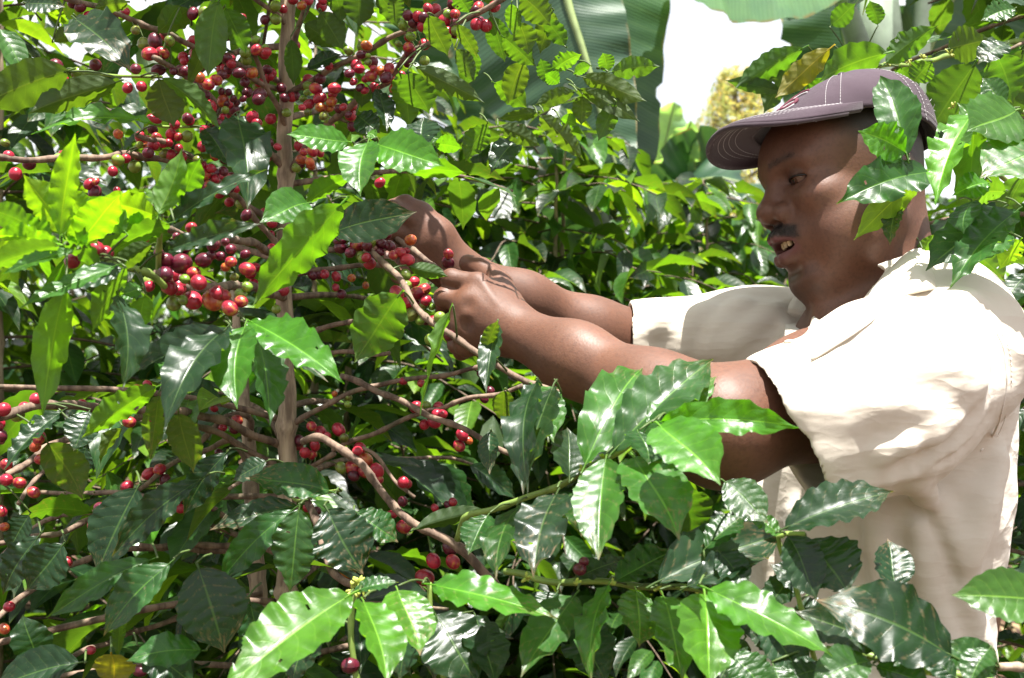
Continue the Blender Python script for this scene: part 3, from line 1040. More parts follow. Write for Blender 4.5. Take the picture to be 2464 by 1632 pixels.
# ------------------------------------------------------------------ leaf shapes
def leaf_np(nl, nw, seed, arch=.06, fold=.10, wave=.045, nwave=6, sway=.03, twist=0.0, quilt=.0026, petiole=True, bites=()):
    """a coffee leaf: length 0..1 along y, width -0.5..0.5 along x; returns V, F, UV"""
    r = np.random.default_rng(seed)
    t = np.linspace(0, 1, nl)
    w = np.sin(np.pi * np.clip(t, 0, 1) ** .93) ** .82
    w *= 1 - .62 * np.clip((t - .76) / .18, 0, 1) ** 1.6
    w = np.maximum(w, .012); w /= w.max()
    u = np.linspace(-1, 1, nw)
    T, U = np.meshgrid(t, u, indexing='ij')
    ph = r.uniform(0, 6.28, 4)
    side = np.where(U > 0, 1, 0)
    edge = 1 + (.045 * np.sin(2 * np.pi * (nwave * .8 + 1.3) * T + ph[0] + side * 2) + .03 * np.sin(2 * np.pi * 2.3 * T + ph[1])) * np.abs(U)
    X = U * .5 * w[:, None] * edge + sway * np.sin(np.pi * T * 1.3 + ph[1]) * 1.0
    Y = T - .06 * np.abs(U) * w[:, None] * (1 - T) + .0 * T
    au = np.abs(U)
    Z = 4 * arch * T * (1 - T) + fold * au * w[:, None] * .5
    Z = Z + wave * au ** 1.6 * w[:, None] ** .6 * (np.sin(2 * np.pi * nwave * T + ph[2] + side * (1.4 + ph[3])) + .5 * np.sin(2 * np.pi * (nwave * 1.7) * T + ph[3]))
    Z = Z + quilt * np.sin(2 * np.pi * (8 * (T - .24 * au))) * (au * (1 - au * .4)) * w[:, None] * 1.6
    Z = Z + wave * .9 * U * np.sin(2 * np.pi * 1.1 * T + ph[0]) * w[:, None] + .5 * wave * np.cos(2 * np.pi * 1.7 * T + ph[1])[:] * np.abs(U)
    if twist:
        an = twist * T; X, Z = X * np.cos(an) - Z * np.sin(an) * .6, Z * np.cos(an) + X * np.sin(an) * .6
    V = np.stack([X, Y, Z], -1).reshape(-1, 3)
    i = np.arange(nl - 1)[:, None] * nw; j = np.arange(nw - 1)[None]
    F = np.stack([i + j, i + j + 1, i + nw + j + 1, i + nw + j], -1).reshape(-1, 4)
    UV = np.stack([(U + 1) / 2, T], -1).reshape(-1, 2)
    if len(bites):
        cu = UV[F].mean(1)
        for bu, bv, br in bites:
            F = F[((cu[:, 0] - bu) * .45) ** 2 + (cu[:, 1] - bv) ** 2 > br * br]; cu = UV[F].mean(1)
    if petiole:
        mid = nw // 2; b = V[mid].copy(); n0 = len(V)
        pv = []
        for q, (yy, rr) in enumerate(((-.085, .012), (-.03, .010), (.05, .008))):
            zz = -.02 * (yy < -.05) if yy < 0 else V[nw * max(1, round(.05 * (nl - 1))) + mid][2]
            for k in range(4):
                an = k * np.pi / 2
                pv.append([b[0] + rr * 2.2 * np.cos(an), yy, zz + rr * np.sin(an) * .8])
        V = np.vstack([V, pv])
        pf = [[n0 + 4 * q + k, n0 + 4 * q + (k + 1) % 4, n0 + 4 * q + 4 + (k + 1) % 4, n0 + 4 * q + 4 + k] for q in range(2) for k in range(4)]
        F = np.vstack([F, pf]); UV = np.vstack([UV, np.tile([[.5, .02]], (12, 1))])
    return V, F, UV


def leaf_material(name, island=False):
    t = NT(name)
    uv = t.n('UVMap'); s = t.n('SeparateXYZ'); t.l(uv.outputs['UV'], s.inputs['Vector'])
    du = t.math('MULTIPLY', t.math('ABSOLUTE', t.math('SUBTRACT', s.outputs['X'], .5)), 2.0)
    vv = s.outputs['Y']
    oi = t.n('ObjectInfo')
    if island:
        g = t.n('NewGeometry'); rnd = g.outputs['Random Per Island']
        rp = t.n('ValToRGB'); cr = rp.color_ramp
        cr.elements[0].position = 0; cr.elements[0].color = (.006, .020, .008, 1)
        cr.elements[1].position = 1; cr.elements[1].color = (.110, .220, .018, 1)
        for ps, c in ((.35, (.010, .032, .010, 1)), (.62, (.018, .056, .013, 1)), (.85, (.040, .120, .014, 1))):
            e = cr.elements.new(ps); e.color = c
        t.l(rnd, rp.inputs['Fac']); col = rp.outputs['Color']; stain = .25
        shift = rnd
    else:
        col = oi.outputs['Color']; stain = oi.outputs['Alpha']; shift = oi.outputs['Random']
    co = t.n('CombineXYZ'); t.l(s.outputs['X'], co.inputs[0]); t.l(vv, co.inputs[1])
    t.l(t.math('MULTIPLY', shift, 40.0), co.inputs[2])
    pos = co.outputs['Vector']
    # veins
    mid = t.ramp(du, .050, .018)
    lat = t.math('FRACT', t.math('MULTIPLY', t.math('SUBTRACT', vv, t.math('MULTIPLY', t.math('ADD', t.math('POWER', du, 1.3), t.math('MULTIPLY', t.noise(5.0, 2, pos), .22)), .20)), 8.0))
    lat = t.math('ABSOLUTE', t.math('SUBTRACT', lat, .5))
    latm = t.math('MULTIPLY', t.ramp(lat, .060, .018), t.ramp(du, .99, .65))
    vein = t.math('MAXIMUM', mid, t.math('MULTIPLY', latm, .22))
    n1 = t.noise(3.2, 5, pos); n2 = t.noise(15, 4, pos)
    c = t.mix(t.ramp(n1, .32, .70), t.mix(.38, col, rgb(0, 0, 0)), col)
    lighter = t.n('MixRGB') if False else None
    cv = t.mix(1.0, t.mix(1.0, col, rgb(2.3, 1.9, 1.6), 'MULTIPLY'), rgb(.030, .045, .008), 'ADD')
    c = t.mix(t.math('MULTIPLY', vein, .75), c, cv)
    # dust and scorch marks: along the lateral veins, the margin and the tip
    st = t.math('MULTIPLY', t.ramp(n2, .50, .64), t.math('ADD', t.ramp(vv, .55, .98, 0, .75), t.math('MULTIPLY', t.ramp(lat, .22, .02), .42)))
    st = t.math('ADD', st, t.math('MULTIPLY', t.ramp(vv, .90, .97), t.ramp(n1, .42, .55)))
    st = t.math('MULTIPLY', st, stain, clamp=True)
    c = t.mix(st, c, rgb(.245, .165, .095))
    sp = t.math('MULTIPLY', t.ramp(t.noise(60, 2, pos), .70, .76), .35)
    c = t.mix(sp, c, rgb(.16, .18, .09))
    under = t.mix(.45, t.mix(1.0, c, rgb(1.35, 1.15, 1.1), 'MULTIPLY'), rgb(.045, .085, .018))
    geo = t.n('NewGeometry'); back = geo.outputs['Backfacing']
    cc = t.mix(back, c, under)
    t.l(cc, t.p.inputs['Base Color'])
    rg = t.ramp(n1, .3, .7, .29, .42)
    rg = t.math('ADD', rg, t.math('MULTIPLY', st, .4))
    rg = t.math('ADD', rg, t.math('MULTIPLY', back, .22))
    t.l(rg, t.p.inputs['Roughness'])
    t.p.inputs['Specular IOR Level'].default_value = .48
    h = t.math('ADD', t.math('MULTIPLY', vein, -1.0), t.math('MULTIPLY', t.ramp(lat, 0, .5, 0, 1), .55))
    h = t.math('ADD', h, t.math('MULTIPLY', n2, .45))
    t.l(t.bump(h, .26, .0016), t.p.inputs['Normal'])
    tr = t.n('BsdfTranslucent')
    tcol = t.mix(1.0, cc, rgb(4.0, 3.9, .55), 'MULTIPLY')
    tcol = t.mix(t.math('MULTIPLY', vein, .4), tcol, rgb(.03, .06, .005))
    tcol = t.mix(st, tcol, rgb(.12, .07, .03))
    t.l(tcol, tr.inputs['Color'])
    mx = t.n('MixShader'); mx.inputs['Fac'].default_value = .40
    t.l(t.p.outputs[0], mx.inputs[1]); t.l(tr.outputs[0], mx.inputs[2])
    t.l(mx.outputs[0], t.out.inputs['Surface'])
    return t.m


M_LEAF = leaf_material('coffee_leaf'); M_FOL = leaf_material('coffee_foliage', True)
HERO = [mesh_np('leaf', *leaf_np(25, 9, 100 + i, arch=a, fold=f, wave=w, nwave=n, sway=s, twist=tw))
        for i, (a, f, w, n, s, tw) in enumerate([(.05, .10, .020, 6, .03, 0), (.08, .16, .026, 7, -.03, .15), (.03, .06, .018, 6, .04, -.1), (.10, .12, .030, 5, .05, .2),
                                                 (.06, .20, .022, 7, -.05, 0), (.12, .10, .034, 5, .02, -.3), (.04, .14, .016, 8, 0, .1), (.07, .08, .028, 6, -.04, .35),
                                                 (.02, .22, .020, 7, .06, 0), (.09, .05, .036, 5, .03, -.2)])]
HERO += [mesh_np('leaf', *leaf_np(53, 21, 150 + i, arch=a, fold=f, wave=w, nwave=n, sway=s, twist=tw, bites=bt))
         for i, (a, f, w, n, s, tw, bt) in enumerate([(.06, .14, .026, 6, .03, .1, ((1.0, .62, .055), (.30, .45, .016), (.86, .38, .03))), (.08, .10, .030, 5, -.03, -.1, ((.02, .48, .05), (.66, .70, .018))), (.05, .12, .020, 7, .02, 0, ((.98, .80, .06), (.22, .66, .014), (.70, .30, .012)))])]
TWISTY = [mesh_np('leaf', *leaf_np(25, 9, 200 + i, arch=.10, fold=.25, wave=.05, nwave=4, sway=.08, twist=tw)) for i, tw in enumerate((1.3, -1.5, .9))]
TINYV = [leaf_np(6, 3, 500 + i, arch=a, fold=f, wave=.03, nwave=2, sway=.03, quilt=0, petiole=False) for i, (a, f) in enumerate([(.06, .2), (.10, .3), (.03, .12), (.13, .2), (.05, .35)])]
LOWV = [leaf_np(6, 5, 300 + i, arch=a, fold=f, wave=.022, nwave=3, sway=.03, quilt=0, petiole=False) for i, (a, f) in enumerate([(.06, .12), (.10, .18), (.03, .08), (.13, .10), (.05, .22)])]
MIDV = [leaf_np(15, 7, 400 + i, arch=a, fold=f, wave=.022, nwave=5, sway=.03) for i, (a, f) in enumerate([(.06, .12), (.10, .18), (.03, .08), (.13, .10), (.05, .22), (.09, .06)])]
LOW = [mesh_np('leaf', *v) for v in LOWV]; MID = [mesh_np('leaf', *v) for v in MIDV]
for m_ in HERO + TWISTY + LOW + MID: m_.materials.append(M_LEAF)

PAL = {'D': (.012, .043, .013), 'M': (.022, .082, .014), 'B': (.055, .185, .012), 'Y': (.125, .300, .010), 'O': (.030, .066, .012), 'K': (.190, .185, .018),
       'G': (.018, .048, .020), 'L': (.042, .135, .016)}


def frame_of(base, tip, roll, face):
    base, tip = Vector(base), Vector(tip)
    a = (tip - base).normalized(); v = (Vector((0, 0, CAM_Z)) - (base + tip) / 2).normalized()
    n0 = (v - a * v.dot(a)).normalized()
    best = None
    for sg in (1, -1):
        n = Matrix.Rotation(math.radians(roll) * sg, 3, a) @ n0
        if face == 'd': n = -n
        if best is None or n.z > best.z: best = n
    return a, best


def place_leaf(mesh, base, tip, width, n, col, stain, parent, name='leaf'):
    o = bpy.data.objects.new(name, mesh)
    base = Vector(base); ax = Vector(tip) - base; L = ax.length; a = ax / L
    n = (n - a * n.dot(a)).normalized(); x = a.cross(n)
    M = Matrix((( *(x * width), 0), (*(a * L), 0), (*(n * L), 0), (0, 0, 0, 1))).transposed()
    M.translation = base
    k = rng.uniform(.85, 1.15)
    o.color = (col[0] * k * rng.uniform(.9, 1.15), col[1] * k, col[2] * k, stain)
    link(o, parent)
    o.matrix_parent_inverse = Matrix.Translation(-wloc(parent))
    o.matrix_basis = M
    return o


def wloc(o):
    """parts of a thing sit at the world's origin once their parent's place is taken back out"""
    return Vector(o.location) if o is not None and o.parent is None else Vector((0, 0, 0))


# ------------------------------------------------------------------ bark, berries
def bark_material(name, c1, c2):
    t = NT(name); v = t.obj()
    mp = t.n('Mapping'); mp.inputs['Scale'].default_value = (90, 90, 14); t.l(v, mp.inputs['Vector'])
    n = t.noise(1.0, 5, mp.outputs['Vector'], .6); n2 = t.noise(40, 4, v)
    c = t.mix(t.ramp(n, .32, .66), rgb(*c1), rgb(*c2))
    c = t.mix(t.math('MULTIPLY', t.ramp(n2, .55, .7), .45), c, rgb(.09, .10, .05))
    t.l(c, t.p.inputs['Base Color']); t.p.inputs['Roughness'].default_value = .85
    t.l(t.bump(n, .9, .0022), t.p.inputs['Normal'])
    return t.m


M_BARK = bark_material('grey_bark', (.14, .098, .068), (.40, .31, .22))
M_TWIG = bark_material('brown_twig', (.070, .042, .030), (.22, .150, .105))
M_STALK = plain('leaf_stalk', (.060, .095, .024), .55, .4, .3, 40, 0)
M_GREEN = plain('green_stem', (.15, .22, .045), .5, .4, .35, 40, .2)


def berry_material():
    t = NT('berry'); v = t.obj(); oi = t.n('ObjectInfo')
    n = t.noise(90, 3, v)
    ofs = t.n('VectorMath', operation='ADD'); t.l(v, ofs.inputs[0])
    cx = t.n('CombineXYZ'); t.l(t.math('MULTIPLY', oi.outputs['Random'], 9.0), cx.inputs[0]); t.l(cx.outputs[0], ofs.inputs[1])
    n = t.noise(1.3, 3, ofs.outputs[0])
    c = t.mix(t.ramp(n, .40, .66), oi.outputs['Color'], t.mix(1.0, oi.outputs['Color'], rgb(.62, .45, .7), 'MULTIPLY'))
    # a ripening patch on some
    c = t.mix(t.math('MULTIPLY', t.ramp(n, .50, .34), t.math('SUBTRACT', 1.0, oi.outputs['Alpha'])), c, rgb(.36, .20, .03))
    uvb = t.n('UVMap'); z = t.n('SeparateXYZ'); t.l(uvb.outputs['UV'], z.inputs[0])
    eye = t.ramp(z.outputs['Y'], .085, .05)
    c = t.mix(t.math('MULTIPLY', eye, .75), c, rgb(.16, .09, .05))
    t.l(c, t.p.inputs['Base Color'])
    t.p.inputs['Roughness'].default_value = .30; t.p.inputs['Specular IOR Level'].default_value = .5
    t.p.inputs['Subsurface Weight'].default_value = .15; t.p.inputs['Subsurface Radius'].default_value = (1, .3, .2); t.p.inputs['Subsurface Scale'].default_value = .004
    t.l(t.bump(t.noise(9, 3, ofs.outputs[0]), .12, .0006), t.p.inputs['Normal'])
    return t.m


M_BERRY = berry_material()
bm_ = MB()
th = np.linspace(0, np.pi, 12); ph = np.linspace(0, 2 * np.pi, 15)
rr = np.sin(th); zz = np.cos(th)
rr[1] *= .62; zz[1] = .985; rr[0] = .0; zz[0] = .955                      # little crown at the far end
g = np.stack([rr[:, None] * np.cos(ph), rr[:, None] * np.sin(ph) * .93, np.repeat(zz[:, None], len(ph), 1)], -1)
bm_.grid(g); BERRY_UV = np.vstack(bm_.U); BERRY = bm_.mesh('berry'); BERRY.materials.append(M_BERRY)
BCOL = {'r': (.350, .016, .036, 1), 'd': (.095, .007, .020, 1), 'o': (.400, .075, .022, .35), 'g': (.160, .230, .030, 1)}

# ------------------------------------------------------------------ a coffee bush built branch by branch
class Plant:
    def __init__(s, name, label, x, y, group='coffee bushes'):
        s.loc = Vector((x, y, hgt(x, y) if abs(x) < 12 and y < 14 else 0))
        s.o = thing(name, label, 'coffee bush', s.loc, group)
        s.branches = []; s.nleaf = 0; s.nberry = 0
        s.JV, s.JF, s.JU, s.jn = [], [], [], 0

    def tube(s, name, pts, rad, mat, seg=7, knots=0, parent=None):
        mb = MB(); n = max(6, len(pts) * 4)
        p = spline(pts, n); r = np.interp(np.linspace(0, 1, n), np.linspace(0, 1, len(np.atleast_1d(rad))), np.atleast_1d(rad))
        if knots:
            L = np.concatenate([[0], np.cumsum(np.linalg.norm(np.diff(p, axis=0), axis=1))])
            m = max(n, int(L[-1] / .009)); tt = np.linspace(0, L[-1], m)
            r = np.interp(tt, L, r); p = np.stack([np.interp(tt, L, p[:, k]) for k in range(3)], -1)
            r = r * (1 + .30 * np.exp(-(((tt % knots) - knots / 2) / .0045) ** 2))
            p = p + .0012 * np.stack([np.sin(tt * 70), np.cos(tt * 57), np.sin(tt * 83)], -1)
        mb.tube(p, r, seg)
        o = mb.build(name, mat, parent or s.o)
        o.matrix_parent_inverse = Matrix.Translation(-wloc(parent or s.o))
        return o, p

    def branch(s, pts, rad, mat=None, seg=7, knots=.045, hero=True):
        o, p = s.tube('branch', pts, rad, mat or M_TWIG, seg, knots)
        s.branches.append((o, p))
        return o, p

    def nearest(s, q, k=None):
        q = np.array(tuple(q)); best = (9, None, None)
        for o, p in s.branches:
            d = np.linalg.norm(p - q, axis=1); i = int(d.argmin())
            if d[i] < best[0]: best = (d[i], o, Vector(p[i]))
        return best

    def stalk(s, a, b, r, mat, parent, most=.06):
        """a short stalk from a (on the branch) to b; a far one leaves b towards the inside of the bush"""
        a, b = Vector(a), Vector(b); d = b - a
        if d.length < .006: return
        if d.length > most: a = b - (d.normalized() * .5 + Vector((0, -.8, 0))).normalized() * most * .45
        m = (a + b) / 2 + Vector((0, 0, .06 * (b - a).length))
        mb = MB(); mb.tube(spline([a, m, b], 6), [r * 1.2, r, r, r, r * .9, r * .8], 5)
        o = mb.build('stalk', mat, parent); o.matrix_parent_inverse = Matrix.Translation(-wloc(parent))

    def leaf(s, bx, by, tx, ty, w, Y, dY=0.0, face='u', col='M', stain=.3, roll=20, tw=0):
        if face == 'u' and not tw and not (s is main and by > 1040):
            dz = (ty - by) * S(Y)                       # hanging leaves arch out towards the light
            dY -= dz * rng.uniform(.45, .95)
        elif face == 'd' and not tw:
            dY += (ty - by) * S(Y) * rng.uniform(.25, .65)
        if face == 'd' and col in 'YBL' and not tw:
            roll = min(48, roll + 34 * abs(tx - bx) / (abs(tx - bx) + abs(ty - by)))
        b, t = P(bx, by, Y), P(tx, ty, Y + dY)
        a, n = frame_of(b, t, roll, face)
        mesh = TWISTY[int(rng.integers(len(TWISTY)))] if tw else HERO[int(rng.integers(len(HERO)))]
        d, o, q = s.nearest(b)
        W = w * S(Y + dY / 2) / max(.45, math.cos(math.radians(roll))) * (1.25 if tw else 1.06)
        place_leaf(mesh, b, t, W, n, PAL[col], stain, o)
        if d > .008: s.stalk(q, b - a * .07 * (t - b).length, .0010, M_STALK, o)
        s.nleaf += 1

    def berry(s, px, py, r, c, Y):
        q = P(px, py, Y); d, o, near = s.nearest(q)
        # hang it at the depth of its branch, a little to the front or back
        dy = (near.y - q.y) if near is not None else 0
        q = P(px, py, near.y + (rng.uniform(-.028, -.008) if Y in (1.27, 1.06) else rng.uniform(-.016, .003))) if near is not None else q
        R = r * S(q.y) * 1.12
        ax = (q - near).normalized() if near is not None and (q - near).length > 1e-4 else Vector((0, -1, 0))
        ax = (ax + Vector((rng.normal() * .25, -.35 + rng.normal() * .25, rng.normal() * .25 - .15))).normalized()
        rot = ax.to_track_quat('Z', 'Y').to_matrix().to_4x4()
        ob = bpy.data.objects.new('berry', BERRY)
        k = rng.uniform(.8, 1.2); cc = BCOL[c]
        ob.color = (min(1, cc[0] * k), cc[1] * k * rng.uniform(.8, 1.3), cc[2] * k, cc[3] if cc[3] < 1 else (1 if rng.random() < .65 else .35) if c == 'r' else 1)
        link(ob, o); ob.matrix_parent_inverse = Matrix.Translation(-wloc(o))
        M = rot @ Matrix.Diagonal((R * .95, R * .95, R * rng.uniform(1.04, 1.16), 1)); M.translation = q
        ob.matrix_basis = M
        if near is not None and R * 1.3 < (q - near).length < .03: s.stalk(near, q - ax * R * .9, .0008, M_STALK, o)
        s.nberry += 1

    def join(s, V, F, U, M):
        s.JV.append(V @ M[:3, :3].T + M[:3, 3]); s.JF.append(F + s.jn); s.JU.append(U); s.jn += len(V)

    def finish(s):
        if s.jn:
            o = mobj('foliage', mesh_np('foliage', np.vstack(s.JV), np.vstack(s.JF), np.vstack(s.JU)), M_FOL, s.o)
            o.matrix_parent_inverse = Matrix.Translation(-wloc(s.o)); tag(o, kind='stuff')

    def fill(s, z0, z1, nbr, spread, leaf=(.085, .13), keep=None, az=(0, 6.283), n_ind=300, droop=.35, trunk_xy=None, seed=1, lod=1, tint=None, nodes=.047, rb=.0035, mats=None):
        """primary branches from the trunk with leaf pairs; the best-seen leaves stay single objects"""
        r = np.random.default_rng(seed)
        cand = []
        for k in range(nbr):
            z = z0 + (z1 - z0) * (k + r.uniform(0, 1)) / nbr
            ang = az[0] + (az[1] - az[0]) * ((k * .6180339 + r.uniform(0, .12)) % 1)
            hz = (z - z0) / max(.01, z1 - z0)
            Ln = spread * (1 - .62 * hz ** 2.2) * r.uniform(.75, 1.15)
            d = np.array([math.cos(ang), math.sin(ang), 0]); b = np.array([(trunk_xy or s.loc.xy)[0], (trunk_xy or s.loc.xy)[1], z])
            up = r.uniform(.05, .40)
            tt = np.linspace(0, 1, 6)
            pts = b + d * (Ln * tt)[:, None] + np.array([0, 0, 1]) * (Ln * (up * tt - droop * tt ** 2))[:, None]
            pts += r.normal(0, .008, pts.shape) * tt[:, None]
            if keep is not None:
                ok = [keep(q, .02) for q in pts]
                if not all(ok[1:3]): continue
                m = 6
                while m > 3 and not ok[m - 1]: m -= 1
                pts = pts[:m]
            L = Ln * (len(pts) - 1) / 5
            p = spline(pts, 24)
            bi = len(cand); nn = max(2, int(L * .88 / nodes))
            lv = []
            for q in range(nn):
                f = .12 + .88 * (q + .5) / nn
                c = p[int(f * 23)]; tan = p[min(23, int(f * 23) + 1)] - p[max(0, int(f * 23) - 1)]; tan /= np.linalg.norm(tan) + 1e-9
                sd_ = np.cross(tan, [0, 0, 1]); sd_ /= np.linalg.norm(sd_) + 1e-9
                for sg in (1, -1):
                    if r.random() < .12: continue
                    a = sd_ * sg * r.uniform(.5, 1) + tan * r.uniform(.2, .8) + np.array([0, 0, r.uniform(-1.15, .12)])
                    a /= np.linalg.norm(a)
                    ln = r.uniform(*leaf) * (.75 + .25 * math.sin(f * 3.1))
                    n = np.array([0, 0, 1.0]) + r.normal(0, .38, 3); n -= a * (n @ a); n /= np.linalg.norm(n)
                    tip = c + a * ln
                    if keep is not None and not (keep(c, .0) and keep(tip, .01) and keep((c + tip) / 2, .01)): continue
                    lv.append((c + a * .006, a, n, ln, ln * r.uniform(.36, .46)))
            cand.append((pts, L, lv))
        sc = []
        for i, (pts, L, lv) in enumerate(cand):
            for j, (c, a, n, ln, w) in enumerate(lv):
                m = c + a * ln / 2
                if m[1] < .15: sc.append((-1, i, j)); continue
                X = abs(m[0] / m[1] / K); Z = abs((m[2] - CAM_Z) / m[1] / K) * 1232 / 816
                vis = 1 if X < 1.03 and Z < 1.03 else -1
                sc.append((vis * (abs(n[1]) + .4) * ln / m[1] + r.uniform(0, .01) if vis > 0 else -m[1], i, j))
        sc.sort(reverse=True)
        single = {(i, j) for q, i, j in sc[:max(0, n_ind - s.nleaf)] if q > 0}
        src = MIDV if lod == 2 else LOWV; msh = MID if lod == 2 else LOW
        for i, (pts, L, lv) in enumerate(cand):
            o, p = s.tube('branch', pts, [rb * 1.25, rb, rb * .55], (mats or M_TWIG), 4 if lod < 2 else 6, 0)
            for j, (c, a, n, ln, w) in enumerate(lv):
                v = int(r.integers(len(src)))
                if (i, j) in single:
                    u = r.random() * (1 if s.loc.y < 2.4 else .88) + (0 if s.loc.y < 2.4 else .10); base = PAL['D' if u < .50 else 'G' if u < .66 else 'M' if u < .88 else 'L' if u < .96 else 'B']  # back bushes draw lighter greens, sunlight put into the leaf colour
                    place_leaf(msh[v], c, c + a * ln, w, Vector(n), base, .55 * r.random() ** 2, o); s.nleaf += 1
                else:
                    x = np.cross(a, n); M = np.eye(4); M[:3, 0] = x * w; M[:3, 1] = a * ln; M[:3, 2] = n * ln; M[:3, 3] = c
                    s.join(*(TINYV[v % 5] if (lod == 0 or c[1] > 2.3) else LOWV[v % 5]), M)


def px_of(p):
    return 1232 + p[0] / p[1] / K * 1232, 816 - (p[2] - CAM_Z) / p[1] / K * 1232

# ------------------------------------------------------------------ the picked bush, left of the man
main = Plant('coffee_bush', 'tall coffee bush with a pale ribbed stem, heavy with the red berries being picked', P(686, 816, 1.45)[0], 1.45)
GZ = 0.0


def trunk(pl, pts, rad, seg=12):
    o, p = pl.tube('trunk', pts, rad, M_BARK, seg, .10)
    return o


tY = 1.45
trunk(main, [P(694, -900, tY), P(692, -60, tY), P(688, 210, tY), P(685, 470, tY), P(684, 700, tY), P(690, 950, tY), P(692, 1150, tY), P(690, 1500, tY), P(684, 2400, tY), (main.loc.x, tY, -.03)],
      [.006, .0078, .0088, .0094, .0098, .0105, .0115, .012, .014, .018])
trunk(main, [P(560, 700, 1.55), P(588, 960, 1.52), P(602, 1130, 1.51), P(618, 1380, 1.50), P(632, 1800, 1.49), (main.loc.x - .02, 1.47, -.03)], [.004, .007, .009, .0105, .012, .014])


def B(pl, Y, r, pts, mat=None, kn=.045):
    """branch from photo points; Y one depth or (start, end); r metres or list"""
    Y = np.linspace(*(Y if isinstance(Y, tuple) else (Y, Y)), len(pts))
    return pl.branch([P(x, y, d) for (x, y), d in zip(pts, Y)], r, mat, 8, kn)


mb_ = main
B(mb_, (1.45, 1.30), [.0036, .0030, .0024], [(690, 232), (702, 222), (778, 178), (830, 150), (914, 107), (990, 69), (1034, 48), (1110, 13), (1180, -20)])
B(mb_, (1.45, 1.22), [.0040, .0034, .0028], [(688, 430), (735, 355), (790, 300), (820, 272), (870, 235), (910, 210), (945, 180), (985, 132), (1030, 105), (1090, 65), (1150, 30), (1240, -20)])
B(mb_, (1.45, 1.40), [.0032, .0026], [(690, 70), (676, 48), (650, 25), (620, 0), (580, -35)])
B(mb_, (1.45, 1.38), [.0036, .0030], [(690, 125), (702, 112), (716, 70), (732, 35), (752, 0), (765, -30)])
B(mb_, (1.45, 1.36), [.0036, .0030, .0024], [(688, 320), (678, 285), (660, 240), (641, 205), (625, 165), (608, 130), (600, 80)])
B(mb_, (1.45, 1.34), [.0034, .0026], [(688, 225), (671, 219), (640, 205), (615, 191), (560, 165), (530, 140)])
B(mb_, (1.45, 1.22), [.0036, .0032, .0028], [(688, 210), (620, 170), (560, 150), (515, 133), (459, 107), (408, 84), (357, 66), (306, 41), (242, 20), (173, 0), (110, -25)])
B(mb_, (1.45, 1.24), [.0038, .0034, .0026], [(688, 420), (640, 360), (600, 325), (579, 306), (558, 275), (536, 258), (510, 235), (485, 217), (460, 195), (434, 173), (400, 155), (372, 140)])
B(mb_, (1.45, 1.15), [.0040, .0034, .0028], [(686, 560), (620, 510), (560, 468), (500, 430), (440, 400), (390, 385), (340, 376), (310, 370), (280, 376), (240, 378), (180, 380), (100, 384), (0, 380), (-60, 376)])
B(mb_, (1.45, 1.20), [.0036, .0030, .0022], [(686, 620), (620, 530), (575, 480), (520, 428), (480, 395), (440, 365), (400, 345), (360, 335), (325, 325)])
B(mb_, (1.24, 1.12), .0016, [(390, 186), (330, 184), (280, 183), (225, 178), (185, 175), (150, 172)], M_GREEN, 0)
B(mb_, (1.30, 1.22), .0014, [(520, 302), (480, 304), (430, 306), (385, 304), (365, 298)], M_GREEN, 0)
B(mb_, (1.45, 1.02), [.0050, .0046, .0034], [(686, 720), (650, 705), (600, 690), (565, 688), (520, 690), (470, 697), (430, 690), (400, 672), (378, 655)])
B(mb_, (1.45, 1.10), [.0046, .0040, .0028], [(686, 640), (640, 600), (590, 580), (540, 575), (490, 575), (440, 568), (400, 545)])
B(mb_, (1.02, .90), [.0030, .0030, .0022], [(395, 690), (365, 668), (330, 650), (270, 632), (210, 606), (140, 580), (75, 553), (0, 525), (-60, 500)], M_GREEN, .05)
B(mb_, (1.04, .98), [.0026, .0020], [(380, 655), (378, 610), (386, 560), (390, 520), (400, 480)], M_GREEN, .05)
B(mb_, (1.27, 1.08), [.0028, .0032, .0030, .0026], [(866, 585), (880, 596), (900, 612), (926, 630), (945, 652), (962, 675), (985, 715), (1012, 748), (1045, 782), (1100, 815), (1165, 860), (1232, 900), (1300, 930), (1345, 948)], M_TWIG)
B(mb_, (1.45, 1.275), [.0036, .0034, .0030], [(700, 620), (780, 575), (860, 548), (905, 552), (940, 568), (975, 590), (1006, 610), (1040, 640), (1075, 662), (1120, 690)], M_TWIG)
B(mb_, (1.45, 1.50), [.0034, .0028], [(690, 668), (720, 660), (760, 650), (800, 645), (860, 641), (910, 638), (960, 632), (1010, 620)])
B(mb_, (1.47, 1.36), [.0034, .0028], [(690, 830), (730, 806), (770, 792), (830, 778), (870, 765), (920, 742)])
B(mb_, (1.47, 1.40), [.0030, .0026], [(690, 880), (750, 858), (790, 850), (830, 848), (880, 852), (940, 850)])
B(mb_, (1.45, 1.40), [.0036, .0030, .0026], [(694, 1030), (710, 1019), (753, 991), (819, 958), (868, 938), (932, 920), (990, 914), (1050, 905), (1120, 892), (1190, 880)])
B(mb_, (1.40, 1.30), [.0034, .0034, .0028], [(820, 905), (870, 925), (910, 940), (952, 958), (985, 978), (1018, 994), (1059, 1009), (1123, 1037), (1179, 1068), (1230, 1095)])
B(mb_, (1.42, 1.38), [.0030, .0026], [(800, 1085), (838, 1065), (920, 1035), (990, 1003), (1030, 985), (1067, 981), (1135, 958), (1200, 947), (1260, 930)])
B(mb_, (1.36, 1.24), [.0042, .0042, .0040, .0048], [(728, 1064), (745, 1057), (770, 1055), (795, 1064), (830, 1083), (855, 1106), (870, 1120), (893, 1152), (918, 1180), (945, 1212), (968, 1240), (1000, 1264), (1035, 1278), (1120, 1330), (1200, 1420)])
B(mb_, (1.45, 1.42), .0028, [(700, 1150), (735, 1132), (770, 1110), (808, 1090)])
